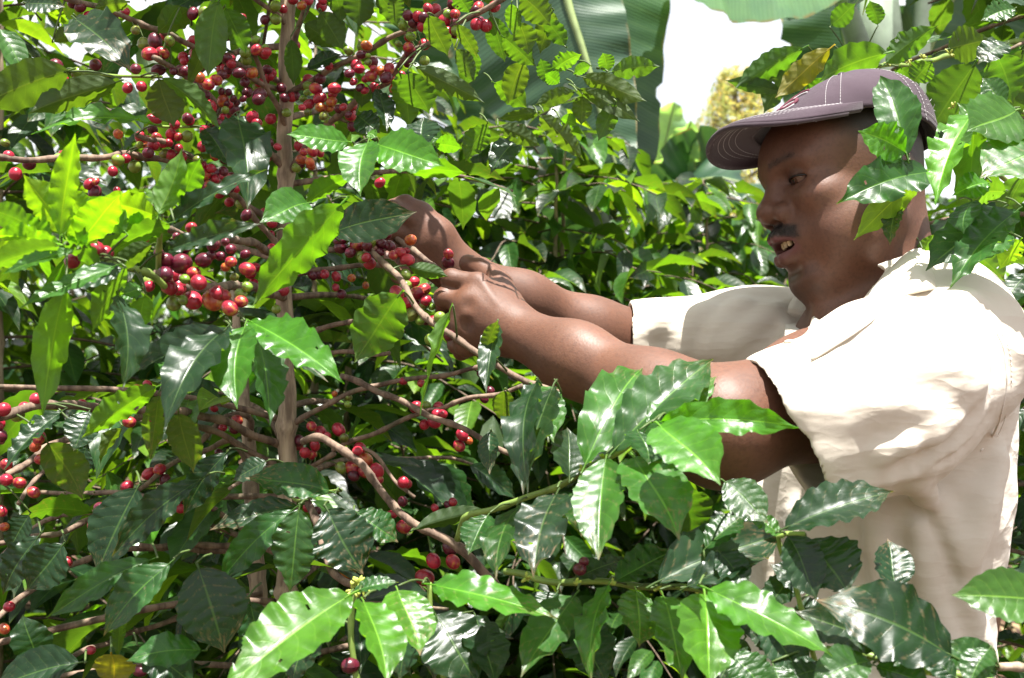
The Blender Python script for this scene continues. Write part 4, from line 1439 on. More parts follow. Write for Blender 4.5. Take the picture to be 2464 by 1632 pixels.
B(mb_, (1.38, 1.34), .0020, [(872, 1078), (896, 1094), (918, 1116), (936, 1136), (955, 1158), (975, 1177), (998, 1200)])
B(mb_, (1.45, 1.30), [.0048, .0042], [(694, 1190), (730, 1200), (760, 1240), (768, 1285), (778, 1320), (800, 1370), (830, 1402), (862, 1404)])
B(mb_, (1.46, 1.04), [.0044, .0046, .0042], [(686, 1080), (620, 1050), (540, 1015), (460, 995), (390, 988), (320, 986), (245, 981), (184, 978), (143, 973), (89, 978), (0, 1001), (-60, 1015)])
B(mb_, (1.46, 1.12), [.0036, .0032], [(686, 1140), (560, 1060), (420, 1010), (300, 1005), (230, 1025), (145, 1062), (102, 1085), (46, 1127), (0, 1155), (-50, 1180)])
B(mb_, (1.30, 1.22), .0022, [(180, 1050), (130, 1110), (95, 1145), (70, 1175), (40, 1215)])
B(mb_, (1.50, 1.42), [.0036, .0030], [(600, 1060), (600, 1010), (574, 994), (552, 1000), (530, 1017), (505, 1040), (474, 1068)])
B(mb_, (1.50, 1.40), [.0034, .0026], [(604, 1150), (560, 1060), (500, 1085), (430, 1105), (400, 1125), (365, 1160), (330, 1180)])
B(mb_, (1.48, 1.16), [.0034, .0026], [(612, 1300), (500, 1215), (380, 1215), (255, 1235), (180, 1270), (100, 1290), (0, 1305), (-50, 1312)])
B(mb_, (1.48, 1.20), [.0036, .0030], [(615, 1330), (440, 1320), (300, 1320), (205, 1345), (130, 1380), (90, 1405), (50, 1440), (0, 1480), (-40, 1510)])
B(mb_, (1.47, 1.40), [.0038, .0032], [(640, 1318), (565, 1312), (480, 1311), (440, 1311), (380, 1314), (340, 1312)])
B(mb_, (1.47, 1.24), [.0034, .0026], [(630, 1430), (500, 1460), (430, 1485), (330, 1520), (270, 1540), (240, 1555), (180, 1577), (120, 1610)])
B(mb_, (1.40, 1.16), .0018, [(690, 1180), (715, 1205), (760, 1192), (790, 1184), (820, 1180)], M_GREEN, 0)

# leaves: base x y, tip x y, width (photo points), depth, tip depth change, face, colour, stain, roll[, twisted]
LEAVES = '''
185 42 312 178 112 1.18 -.02 u D .7 10
165 172 -60 252 105 1.10 -.03 d O 0 10
278 195 68 278 72 1.12 -.03 d O 0 15
384 190 415 306 85 1.22 -.01 d O .1 15
390 187 530 316 38 1.20 -.02 d L 0 20
520 75 450 215 36 1.20 0 d O 0 25
528 4 497 186 72 1.18 -.02 d M .1 20
545 20 590 130 60 1.22 0 d M 0 25
368 301 75 322 46 1.16 -.06 u B 0 45
578 283 590 508 112 1.20 -.01 u D .15 8
490 312 562 402 62 1.26 0 u D .2 20
306 5 225 25 40 1.24 0 d O 0 20
62 5 156 20 55 1.14 0 u G .7 30
130 100 192 72 34 1.24 0 d O 0 20
430 20 395 60 45 1.25 0 d M 0 10
452 20 380 85 62 1.27 0 d O 0 10
800 -30 821 60 46 1.30 0 d D 0 20
770 30 825 120 62 1.32 0 d G 0 20
870 -30 862 66 70 1.30 0 d D 0 20
735 55 822 118 60 1.36 0 d G 0 20
700 96 706 206 40 1.40 0 d M 0 15
740 165 822 130 34 1.38 0 u D .2 30
905 -20 960 70 50 1.30 0 d D 0 20
945 -10 956 58 38 1.28 0 d G 0 20
1000 160 1166 250 48 1.22 -.02 d O 0 10
985 176 1028 276 82 1.24 0 d M 0 10
962 176 985 310 66 1.26 0 d L 0 15
1098 120 1143 197 42 1.22 0 d G 0 15
1033 38 1076 136 56 1.20 0 d O 0 15
1103 60 1148 140 36 1.20 0 d O .3 20
1232 10 1236 90 38 1.18 0 d L .2 15
1255 -10 1326 62 72 1.18 0 d O 0 15
1248 55 1272 132 56 1.20 0 d O 0 15
910 215 930 320 45 1.30 0 u D .1 25
880 200 868 260 40 1.32 0 d D 0 20
860 280 915 320 60 1.34 0 u D .2 20
838 340 690 326 64 1.10 -.03 u B 0 25
884 342 868 474 84 1.04 -.02 u L .15 28
905 350 1072 402 100 1.05 -.02 u B .05 18
1012 352 1022 282 84 1.08 0 u G .1 25
1046 348 1112 356 42 1.08 0 d B 0 20
905 330 885 318 26 1.08 0 u B 0 20
1066 336 1015 322 40 1.10 0 u L .1 20
1472 172 1588 160 52 1.20 0 d M 0 10
1465 172 1448 128 40 1.21 0 d L 0 10
1400 188 1556 242 54 1.22 -.02 d O 0 10
1395 214 1540 292 40 1.22 -.02 d O 0 10
1382 222 1285 252 40 1.21 0 d O 0 10
1402 232 1398 302 46 1.22 0 d O 0 10
1345 200 1310 178 34 1.24 0 d B 0 10
1420 160 1378 178 26 1.22 0 d L 0 10
1180 40 1215 150 54 1.24 0 d M .1 15
1330 30 1300 130 50 1.26 0 d O .1 15
1210 90 1290 160 56 1.24 0 d M .1 15
1150 130 1110 210 50 1.28 0 d M .1 15
1260 150 1220 250 60 1.26 0 d O .1 12
1190 200 1270 260 50 1.28 0 d L .1 12
1360 110 1310 40 44 1.26 0 d M .1 12
1130 30 1090 -30 50 1.26 0 d M .1 15
1330 170 1400 130 40 1.26 0 d L .1 12
1450 200 1510 280 48 1.24 0 d O .1 12
1480 250 1440 340 46 1.22 0 d M .1 12
1170 300 1120 390 56 1.3 0 d M .1 15
1250 330 1180 420 60 1.3 0 u G .1 25
1300 270 1196 288 30 1.20 0 d O 0 10
1300 280 1406 386 50 1.18 0 d O 0 10
1205 305 1302 352 46 1.19 0 d O 0 10
1350 285 1388 302 34 1.23 0 d B 0 10
1318 200 1300 140 40 1.25 0 d M 0 20
148 566 178 320 62 .90 0 d Y 0 8
68 545 -30 498 60 .88 0 d B 0 10
142 588 -30 566 48 .88 0 d Y 0 10
142 592 -45 650 58 .86 0 d L 0 10
175 604 5 660 34 .87 0 u L 0 40
150 570 104 424 32 .91 0 d Y 0 10 1
205 590 130 500 54 .93 0 d Y 0 10
376 522 228 482 66 .97 0 d Y 0 10
384 515 440 358 56 .96 0 d B 0 10 1
372 540 300 560 60 .98 0 d B 0 10
230 610 165 545 50 .95 0 d Y 0 10
400 545 642 410 36 .98 -.02 u G .1 40
395 606 634 538 52 .97 -.02 u G .15 25
408 538 252 616 58 .96 0 d L 0 10
365 590 250 660 46 .95 0 d O 0 10
275 640 48 744 46 .92 -.02 u L .15 40
292 645 150 690 54 .93 0 u G .1 30
156 700 103 1002 78 .92 0 d B 0 8
300 640 222 800 62 .94 0 d L 0 10
288 716 290 936 84 .95 0 u G .1 35
150 565 62 418 84 .91 0 d Y 0 12
190 585 292 470 84 .93 0 d Y 0 12
120 590 20 520 70 .90 0 d B 0 10
215 545 150 455 60 .95 0 d Y 0 14
300 560 205 470 66 .96 0 d B 0 12
440 500 480 380 60 .98 0 d B 0 12
60 640 -40 590 60 .90 0 d Y 0 10
240 640 130 560 50 .94 0 d B 0 10
340 690 275 720 40 .97 0 u L 0 30
350 712 335 800 52 .98 0 d L 0 20
822 492 612 738 118 1.04 -.04 d B .1 5
745 492 622 532 84 1.08 -.03 u L .1 32
738 490 850 428 38 1.10 0 d B 0 25
780 520 700 640 40 1.10 0 d L .2 30
690 560 715 660 40 1.10 0 d L .3 30 1
800 562 1002 506 92 1.20 -.03 u D .4 22
964 712 852 872 116 1.16 -.02 d L .25 5
985 640 1078 668 36 1.22 0 d M 0 10
925 622 966 684 32 1.24 0 d O 0 10
1085 752 1012 1002 42 1.10 -.02 d B 0 15 1
1196 780 1172 948 48 1.08 0 u G .1 30
1170 850 1196 770 34 1.06 0 d O .2 20
602 772 828 926 92 1.00 -.03 u B .05 28
588 784 572 986 98 .99 -.02 u L .1 30
612 800 648 1026 80 1.01 0 u M 0 35
545 792 392 1032 108 .98 -.02 u G .05 28
542 800 298 912 52 1.02 0 u G .2 45
620 800 790 920 48 1.06 0 u D .5 35
375 934 195 1056 68 1.02 -.02 d B .1 10
382 955 362 1106 58 1.05 0 d O .4 8
432 995 462 1138 76 1.06 0 d O .3 8
118 1066 199 1202 94 1.08 0 d O .35 8
216 992 176 1086 78 1.10 0 u D .2 20
150 990 8 1132 40 1.10 0 u D .1 45
208 1078 190 1150 50 1.14 0 u D .1 30
290 1030 240 1120 34 1.14 0 d O .2 20 1
792 1186 590 1146 78 1.10 -.02 u M .9 28
715 1215 505 1278 56 1.08 -.02 u D .9 35
706 1226 522 1404 62 1.05 -.02 u M .15 25
722 1226 696 1426 100 1.03 -.01 u M .12 10
786 1228 872 1384 140 1.02 -.01 u D .8 10
858 1234 958 1306 74 1.06 0 u M .7 25
484 1154 268 1338 56 1.08 -.02 u D .3 35
330 1176 232 1382 112 1.10 -.02 u D .3 25
545 1090 440 1240 60 1.16 0 u D .3 30
640 1110 560 1160 46 1.18 0 u G .4 40
362 1352 110 1486 62 1.02 -.03 u M .1 25
406 1356 250 1532 80 1.00 -.02 u M .45 30
478 1368 540 1572 158 1.00 -.01 u D .5 12
484 1566 302 1590 78 .99 -.02 u M .15 22
82 1594 58 1478 88 1.06 0 u D .05 20
268 1576 272 1660 92 1.02 0 d K .6 10
290 1490 284 1584 32 1.04 0 d M .2 15
150 1310 68 1424 100 1.10 0 u D .25 20
92 1290 8 1432 70 1.12 0 u D .2 30
70 1240 20 1330 60 1.16 0 u D .1 30
190 1600 -20 1650 90 1.04 0 u D .1 30
340 1560 470 1650 90 1.10 0 u D .1 30
600 1450 640 1640 100 1.08 0 u D .2 25
1000 1276 1180 1225 40 1.20 0 d D .1 20
1320 1005 1230 1080 40 1.25 0 u D .2 30
'''


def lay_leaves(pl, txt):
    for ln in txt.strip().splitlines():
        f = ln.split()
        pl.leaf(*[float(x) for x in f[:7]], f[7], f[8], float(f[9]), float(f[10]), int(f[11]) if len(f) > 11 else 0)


lay_leaves(main, LEAVES)
# berries: x y radius (photo points) colour; grouped by depth
BERRIES = {1.28: '''464 33 14 d 491 31 13 g 522 33 17 r 493 53 14 r 526 54 15 d 580 45 12 r 547 86 13 d 326 73 11 g 373 99 17 d 345 105 14 g 408 99 12 g 360 130 17 r 391 128 15 r 381 169 14 d 418 172 10 d
479 186 14 o 501 203 15 r 520 193 14 r 462 205 12 d 537 242 14 o 506 257 15 r 542 265 9 g 483 137 12 d 510 146 11 r 525 298 14 d 556 323 14 r 536 282 9 r 575 176 13 d
338 330 13 r 354 337 11 r 377 330 11 r 412 324 13 r 392 347 10 r 406 344 10 r 353 353 9 o 336 349 9 g 377 353 11 g 367 312 12 d 429 330 10 r 397 370 12 g 430 356 10 r 284 323 11 o 12 344 10 g 487 353 12 r 518 373 12 r 476 385 11 g 540 382 12 d 486 398 12 r
533 221 8 d 550 222 8 d 562 238 8 d 545 250 8 d 590 222 8 d 570 248 8 d 585 238 8 d
617 120 13 r 641 126 12 r 616 96 11 g 637 114 8 g 608 176 12 o 624 228 16 d 622 240 14 d 607 282 14 r 618 296 12 r 705 0 12 r 742 2 12 r 726 14 11 o 776 2 10 r
839 122 11 g 882 110 12 o 870 132 11 d 886 150 8 g 886 134 6 g 982 38 13 d 1005 40 12 r 1020 43 13 d 994 56 12 d 1016 64 12 r 1030 21 12 r 971 61 13 g 988 88 11 g 983 114 13 r 959 106 8 g
1078 36 12 g 1095 34 12 r 1151 17 13 r 1142 24 10 d 983 149 13 d 864 166 12 r 841 177 11 d 893 183 14 r 899 165 8 r 916 170 12 o 936 166 13 r 929 187 14 d 950 196 10 r 949 212 12 o 851 197 9 r 880 190 9 r 867 211 10 d 878 218 9 r
760 214 14 r 805 213 14 r 770 237 14 r 743 252 13 r 800 228 10 r 798 245 12 o 772 259 12 o 792 260 11 o 739 223 8 g 730 238 9 g 741 269 9 g 779 279 11 g 727 259 8 r 826 258 9 r 838 276 8 d
731 366 10 r 752 364 12 r 770 368 10 r 726 384 12 o 746 391 11 o 668 354 9 r 491 416 17 r 508 405 11 r 518 430 10 r 479 448 16 r 502 445 10 r 477 433 9 r 538 412 11 d 554 452 11 d 405 414 10 d 215 443 13 r 230 437 9 r 228 463 16 d 281 458 8 r 593 518 13 d 914 440 12 r''',
1.06: '''460 548 13 r 425 570 10 d 350 573 9 r 447 595 14 d 514 590 15 d 542 582 10 d 555 600 13 d 490 626 18 d 508 615 12 d 556 630 13 r 543 643 11 o 531 617 12 d 595 648 17 r 564 667 10 g 590 612 11 d
400 627 18 d 437 635 25 d 397 660 19 d 445 672 12 g 466 658 16 r 478 680 19 r 405 690 17 r 418 731 17 g 441 722 12 g 464 723 22 r 512 723 24 o 523 706 19 r 540 710 14 r 553 742 18 r 580 726 15 r 580 707 13 g 595 690 12 g 383 610 12 d''',
1.27: '''820 596 15 d 843 608 13 d 818 580 14 d 850 567 13 r 860 590 17 r 868 616 12 g 930 566 12 d 917 556 10 r 919 588 13 d 938 592 13 d 962 608 13 r 977 604 9 r 980 626 16 r 946 614 11 r 988 578 14 o 1079 611 12 r 1078 632 15 d 893 585 12 g
976 661 13 g 976 688 13 g 996 678 13 r 955 705 17 r 1004 706 17 r 1020 697 15 r 979 729 15 r 1025 723 13 r 1000 733 12 r 1020 733 10 g 989 757 17 g 1012 770 12 g 1065 737 15 r 1040 738 9 g 1043 772 13 r 1027 772 11 d''',
1.45: '''752 663 11 d 768 661 11 d 781 660 11 r 809 666 11 r 846 669 10 o 822 708 11 d 808 692 9 r 880 687 8 o 613 645 12 r 603 660 12 r 610 680 10 r 748 400 10 o
570 1012 14 r 563 1032 12 d 360 1140 15 r 384 1130 14 r 397 1155 13 d 395 1172 11 d 305 1170 14 r 355 925 10 r 330 937 11 o 515 983 9 r
750 1026 12 r 772 1041 14 r 815 1034 15 r 828 1054 11 g 720 1060 12 d 718 1074 11 r 734 1090 13 r 752 1095 11 r 758 1072 12 r 788 1050 9 r 866 1078 14 r 881 1105 15 o 821 1126 14 g 848 1127 17 r 851 1145 13 d 877 1136 14 r 907 1133 17 r 910 1153 12 r
1001 980 15 r 1055 978 12 r 1064 997 12 r 1045 1016 15 r 1112 1047 14 r 1105 1073 14 r 1128 1060 9 o 970 917 10 r 1014 923 10 r 838 956 9 g 837 973 9 g 805 948 7 o 1160 900 11 d 1165 960 10 d 1180 940 10 d
1046 1222 9 r 1060 1235 8 r 1078 1215 9 d 1090 1208 10 r 1050 1240 9 r 943 1238 11 r 972 1268 17 r 1083 1318 18 d 1043 1350 17 r 1090 1352 17 r 1022 1390 21 r 835 1372 21 o''',
1.16: '''95 1055 14 r 85 1075 13 o 97 1105 13 r 112 1115 12 d 123 1136 12 d 15 1118 14 r 15 1155 15 r 47 1162 14 r 81 1185 14 r 0 1020 12 r 3 1060 9 d 311 1016 14 r 160 1352 13 r 22 1460 13 r 10 1513 13 o 218 1565 11 r 265 1590 14 r 337 1615 15 d 5 1230 12 r 10 1268 11 o 240 1222 14 d'''}
for Y, txt in BERRIES.items():
    f = txt.split()
    for i in range(0, len(f), 4): main.berry(float(f[i]), float(f[i + 1]), float(f[i + 2]), f[i + 3], Y)


# further fruit packed at the nodes of the upper and left twigs, past the single ones
r_ = np.random.default_rng(91)
BV_, BF_ = [np.array([tuple(v.co) for v in BERRY.vertices]), np.array([list(p.vertices) for p in BERRY.polygons])]
for nm, colr, share in (('red_berries', BCOL['r'], .62), ('dark_berries', BCOL['d'], .24), ('green_berries', BCOL['g'], .14)):
    jv, jf, ju, jn = [], [], [], 0
    rs = np.random.default_rng(int(share * 1000))
    for o_, p_ in main.branches:
        qx = np.array([px_of(q) for q in p_])
        L_ = np.concatenate([[0], np.cumsum(np.linalg.norm(np.diff(p_, axis=0), axis=1))])
        for x_ in np.arange(.03, L_[-1], .047):
            i_ = int(np.searchsorted(L_, x_)); i_ = min(i_, len(p_) - 1)
            X_, Y_ = qx[i_]
            if not (-20 < X_ < 1180 and -20 < Y_ < 1250): continue
            near_free = 1.0 if Y_ < 480 else .6 if X_ < 420 else .35
            if np.random.default_rng(int(x_ * 1e4) + len(p_)).random() > near_free: continue
            for _ in range(int(rs.poisson(4.2 * share * near_free))):
                R_ = rs.uniform(.0052, .0070); d_ = rs.normal(0, 1, 3); d_ /= np.linalg.norm(d_); d_[2] -= .25
                c_ = p_[i_] + d_ * rs.uniform(.008, .017) + np.array([0, rs.uniform(-.004, .010), 0])
                rot = np.array(Vector(d_).to_track_quat('Z', 'Y').to_matrix())
                jv.append((BV_ * R_) @ rot.T + c_); jf.append(BF_ + jn); ju.append(BERRY_UV); jn += len(BV_)
    if jn:
        m_ = mesh_np(nm, np.vstack(jv), np.vstack(jf), np.vstack(ju)); m_.materials.append(M_BERRY)
        o_ = mobj(nm, m_, None, main.o); o_.color = colr; o_.matrix_parent_inverse = Matrix.Translation(-wloc(main.o)); tag(o_, kind='stuff')


# ------------------------------------------------------------------ the rest of its crown
def keep_main(q, m):
    if q[2] < .05 or q[1] < .35: return False
    if q[0] > .34 and q[1] < 2.0: return False
    px, py = px_of(q)
    out = py < -60 or py > 1720 or px < -90
    if 1.25 < q[1] < 1.52 and ((px < 650 and py > 900) or (py > 1290 and px < 1080)): return True
    if q[1] < 1.52: return out and not (py < 0 and q[1] < 1.0) and not (px > 1250)
    return not (px > 1250 and py > 330) and q[1] < 2.2


main.fill(.25, 2.28, 120, .72, keep=keep_main, n_ind=300, seed=5, lod=2, trunk_xy=(main.loc.x, 1.47))
main.finish()

# ------------------------------------------------------------------ the low bush in front of the man
front = Plant('coffee_bush', 'low coffee bush with large dusty glossy leaves in front of the man\'s waist', .34, .93)
trunk(front, [(.31, .96, 1.06), (.33, .94, .7), (.34, .93, .3), (.34, .93, -.03)], [.005, .008, .011, .014], 10)
B(front, (1.12, .98), [.0032, .0028, .0022], [(1100, 1300), (1120, 1245), (1180, 1225), (1240, 1210), (1310, 1182), (1360, 1160), (1400, 1140), (1480, 1090), (1520, 1060), (1570, 1020), (1610, 1000)], M_GREEN, .05)
B(front, (1.08, .98), [.0030, .0028, .0022], [(1215, 1376), (1260, 1386), (1300, 1395), (1380, 1400), (1480, 1404), (1580, 1412), (1650, 1416), (1710, 1424)], M_GREEN, .05)
B(front, (.94, .90), [.0024, .0026, .0030, .0034], [(1990, 1562), (2040, 1572), (2090, 1580), (2140, 1592), (2200, 1606), (2290, 1626), (2380, 1640), (2480, 1660)], M_GREEN, .055)
B(front, (.96, .94), [.0022, .0020], [(1980, 1700), (1940, 1500), (1900, 1380), (1876, 1310), (1882, 1285), (1940, 1288)], M_GREEN, .05)
B(front, (1.0, 1.02), [.0028, .0018], [(860, 1720), (850, 1560), (848, 1480), (856, 1420), (862, 1405)], M_GREEN, .05)
B(front, (1.0, 1.0), [.0026, .0020], [(1080, 1700), (1050, 1560), (1035, 1450), (1030, 1405)], M_GREEN, .05)
B(front, (.90, .88), [.0030, .0030], [(2500, 1625), (2464, 1613), (2430, 1606), (2402, 1602)], M_BARK, .05)
B(front, (1.02, 1.04), [.0024, .0018], [(1760, 1340), (1700, 1250), (1668, 1190), (1640, 1150), (1560, 1080)], M_TWIG, .05)
LEAVES_FRONT = '''
1408 1122 1548 886 112 .97 .02 u L .35 25
1482 1086 1716 866 128 .96 .02 u M .3 25
1562 1032 1722 904 78 .96 .02 u L .3 35
1592 1016 1922 1030 74 .93 -.02 u B .05 25
1592 1020 1728 1170 136 .92 -.02 u B .06 20
1540 1040 1556 1118 88 .95 -.01 u M .2 30
1290 926 1268 1192 88 1.04 -.02 u D .15 25
1278 930 1338 1064 92 1.06 -.01 u L .2 25
1330 930 1262 1190 84 1.02 -.03 u G .25 45
1372 1150 1362 1028 84 1.02 0 u G .15 30
1458 1106 1440 1348 112 .95 -.02 u L .5 22
1532 1100 1628 1302 140 .95 -.02 u L .65 20
1338 1186 1284 1392 122 .97 -.02 u G .8 20
1240 1226 1192 1392 78 1.00 -.02 u M .5 30
1176 1240 1126 1336 74 1.04 -.01 u M .3 35
1180 1040 1178 1142 46 1.10 0 u G .9 20
1642 1172 1660 1312 104 .98 0 d M .2 15
1742 1160 1852 1258 86 .97 0 u M .3 25
1432 1150 1398 1290 90 .99 0 u M .6 30
1215 940 1210 1020 50 1.06 0 d O .3 10
1390 1392 1512 1346 48 1.02 0 u G .2 40
1482 1400 1628 1324 78 1.00 0 u M .3 35
1588 1405 1888 1272 126 .97 .02 u G .8 25
1652 1410 1852 1346 64 .96 0 u G .4 35
846 1434 528 1664 148 .92 -.04 u B .12 30
880 1450 926 1650 100 .92 -.03 u B .15 30
962 1420 1006 1578 110 .95 -.01 u B .75 20
1038 1408 1340 1492 96 .94 -.02 u B .7 28
852 1424 960 1402 36 .97 0 u M .4 40
1044 1482 1152 1650 150 1.00 0 u D .1 25
1142 1482 1192 1650 100 1.02 0 u D .1 25
1382 1432 1256 1632 98 .96 -.02 u M .35 25
1464 1412 1420 1650 72 .95 -.02 u L .5 30
1532 1422 1536 1558 98 .97 -.01 u L .6 25
1592 1432 1642 1650 92 .95 -.01 u L .3 25
1692 1428 1706 1654 146 .91 -.02 u B .12 22
1702 1418 2002 1582 114 .90 -.02 u B .10 28
1338 1426 1300 1502 82 1.02 0 u D .2 25
1370 1480 1460 1650 120 1.06 0 u D .15 25
1000 1500 960 1640 80 1.02 0 u D .2 30
760 1500 700 1650 90 1.04 0 u D .2 30
1780 1420 1830 1560 90 1.00 0 u D .1 30
1890 1274 2150 1184 104 .93 .0 u D .35 30
1892 1292 1972 1442 98 .94 0 u D .1 20
1946 1300 2042 1434 156 .95 0 u D .15 15
2162 1420 2130 1296 84 .95 0 u D .8 30
2288 1578 1962 1440 176 .88 -.02 u D .65 18
2122 1562 1914 1466 104 .91 -.01 u G .2 28
2396 1628 2266 1540 84 .88 0 u M .15 28
2520 1446 2290 1432 116 .85 -.01 u L .1 22
2092 1588 1950 1656 92 .87 0 u M .1 25
1992 1610 1876 1646 60 .92 0 u D .1 35
1900 1480 2030 1520 110 .96 0 u G .15 30
2090 1480 2150 1590 80 .92 0 u D .3 35
1880 1290 1800 1240 40 .95 0 u L .1 35
1835 1490 1940 1650 96 .95 0 u D .3 25
1790 1540 1720 1660 84 .97 0 u G .2 25
2110 1600 2240 1660 70 .90 0 u M .2 35
2010 1600 2060 1690 80 .92 0 u D .3 20
2300 1630 2200 1540 66 .90 0 u D .4 25
1960 1420 1850 1360 60 .97 0 u G .3 30
1900 1380 1850 1470 76 .98 0 u D .1 25
1760 1570 1850 1680 90 .93 0 u M .2 25
1880 1560 1800 1500 70 .95 0 u G .3 30
1860 1600 1900 1700 80 .92 0 u M .2 25
1700 1320 1790 1240 66 .98 0 u M .3 30
1730 1330 1800 1420 74 .97 0 u D .2 25
2060 1640 2000 1560 70 .90 0 u G .3 30
2380 1560 2330 1660 70 .88 0 u M .2 25
'''
lay_leaves(front, LEAVES_FRONT)  # top-lit leaves get lighter greens: the sun is put into their colour
front.berry(843, 1602, 20, 'd', 1.0)
for q in ((1395, 1370, 16, 'd'), (1405, 1352, 12, 'd')): front.berry(*q, 1.06)


def buds(pl, spots, Y, n=9, L=.010):
    """small pale flower buds bunched at a node"""
    for x, y in spots:
        c = P(x, y, Y); mb = MB()
        for k in range(n):
            d = Vector((rng.normal(), rng.normal(), rng.normal() + .3)).normalized(); l = L * rng.uniform(.5, 1.1)
            mb.tube([c, c + d * l * .5, c + d * l * .8, c + d * l], [.0006, .0013, .0013, .0004], 5)
        d, o, q = pl.nearest(c)
        b = mb.build('flower_buds', M_BUD, o); b.matrix_parent_inverse = Matrix.Translation(-wloc(o))


M_BUD = plain('pale_bud', (.34, .38, .07), .5, .4, .35, 200, 0)
buds(front, [(2140, 1578), (2135, 1600), (2210, 1590), (2220, 1618), (2285, 1612), (2300, 1630)], .915)
buds(front, [(1266, 1390), (1385, 1404), (1468, 1406), (1586, 1416), (1690, 1420), (1402, 1132), (1454, 1102)], .99, 6, .006)
buds(front, [(862, 1404), (850, 1420), (872, 1415)], 1.0, 12, .009)


def keep_front(q, m):
    if q[2] < .04: return False
    px, py = px_of(q) if q[1] > .1 else (0, 9999)
    if q[1] > 1.06 and q[0] > .18: return False
    return py > 1660 or (px < 1800 and py > 1480 and q[1] > 1.02 and px > 1020)


front.fill(.2, 1.16, 46, .50, keep=keep_front, n_ind=150, seed=9, lod=2)
front.finish()

# ------------------------------------------------------------------ the bush behind the man, its leaves hanging in front of his cap
right = Plant('coffee_bush', 'coffee bush behind the man whose wavy bright leaves hang over his cap and neck', .86, 1.86)
trunk(right, [(.80, 1.84, 2.35), (.83, 1.85, 1.8), (.85, 1.86, 1.0), (.86, 1.86, -.03)], [.004, .008, .012, .016], 10)
B(right, (1.84, 1.25), [.0040, .0034, .0028, .0020], [(2560, 900), (2420, 790), (2300, 720), (2236, 660), (2205, 610), (2186, 548), (2178, 490), (2182, 430), (2185, 385), (2184, 370)], M_TWIG, .05)
B(right, (1.82, 1.50), [.0040, .0036, .0030, .0022], [(2640, 60), (2464, 96), (2400, 112), (2334, 128), (2280, 136), (2226, 148), (2190, 155), (2130, 158), (2080, 158), (2055, 158)], M_GREEN, .06)
B(right, (1.75, 1.235), [.0036, .0030, .0022], [(2620, 560), (2540, 500), (2460, 460), (2400, 420), (2345, 390), (2300, 395), (2240, 412), (2232, 418)], M_GREEN, .05)
B(right, (1.60, 1.20), [.0026, .0018], [(2560, 300), (2464, 270), (2420, 275), (2350, 280), (2330, 290)], M_GREEN, .05)
LEAVES_RIGHT = '''
2184 372 2118 184 94 1.215 -.01 u M .05 15
2178 366 2066 314 86 1.215 -.02 u B .05 15
2238 412 2012 492 106 1.235 -.02 u M .05 22
2232 418 2052 576 62 1.235 -.02 d Y 0 10
2162 490 2140 590 42 1.260 0 u G .3 25
2338 276 2248 492 80 1.180 -.02 u B 0 30
2346 288 2330 568 78 1.160 -.02 d B 0 12
2446 262 2330 320 142 1.160 -.01 u L .05 15
2410 500 2232 654 112 1.180 -.01 u D .05 25
2446 508 2284 692 82 1.160 -.01 u M .1 30
2336 486 2318 562 66 1.150 0 u M .05 30
2520 350 2362 432 130 1.140 -.01 u L .6 35
2456 578 2406 648 52 1.200 0 d Y 0 10
2136 128 1972 196 78 1.460 -.02 d L .05 10
1998 118 1864 236 58 1.480 -.02 d K .35 10
1932 118 1768 214 62 1.500 -.02 d M 0 15
1882 224 1744 192 34 1.520 0 d D 0 20
1902 150 1838 274 62 1.520 -.01 d G 0 15
2052 172 1965 250 58 1.500 0 d M 0 10
1985 190 1940 250 44 1.520 0 d L 0 10
2132 150 2256 60 62 1.500 0 d M .05 12
2282 120 2382 92 84 1.520 0 d O 0 10
2344 156 2238 314 116 1.540 0 d M .05 10
2165 165 2200 240 60 1.530 0 d M .05 10
2240 150 2195 205 60 1.520 0 d L .1 10
2422 104 2352 156 58 1.240 0 u G .5 30
2440 20 2360 50 50 1.260 0 u M .2 30
2395 130 2440 250 90 1.340 0 d M .1 10
2464 120 2400 330 90 1.400 0 d D .1 15
2225 600 2290 590 38 1.300 0 d L .3 20
2215 630 2260 560 40 1.320 0 d L .2 20
2330 600 2420 680 70 1.300 0 d M .2 15
2300 330 2380 420 70 1.180 0 d B 0 15
2420 460 2330 470 60 1.200 0 d L .2 20
2460 420 2420 540 70 1.240 0 d M .2 20
2400 340 2300 250 60 1.24 0 u L .05 25
2420 560 2350 640 66 1.22 0 u M .1 25
2380 440 2290 470 56 1.18 0 u B .05 30
2470 660 2420 740 70 1.5 0 u D .1 20
2420 250 2360 190 56 1.3 0 u M .1 25
2000 60 2060 10 50 1.500 0 d M 0 20
2110 60 2095 0 40 1.500 0 d M 0 20'''
lay_leaves(right, LEAVES_RIGHT)
buds(right, [(2075, 152), (2140, 150), (2188, 150), (2222, 142), (2285, 130), (2295, 258)], 1.52, 7, .008)


def keep_right(q, m):
    if q[2] < .05: return False
    px, py = px_of(q)
    if q[1] < 1.66: return False
    if px < 2010 and py < 1700: return q[1] > 2.4 and px > 1900
    return True


right.fill(.25, 2.35, 84, .62, keep=keep_right, n_ind=300, seed=21, lod=2)
right.finish()


# ------------------------------------------------------------------ more coffee behind
M_DARKTWIG = bark_material('dark_twig', (.05, .032, .022), (.13, .09, .06))


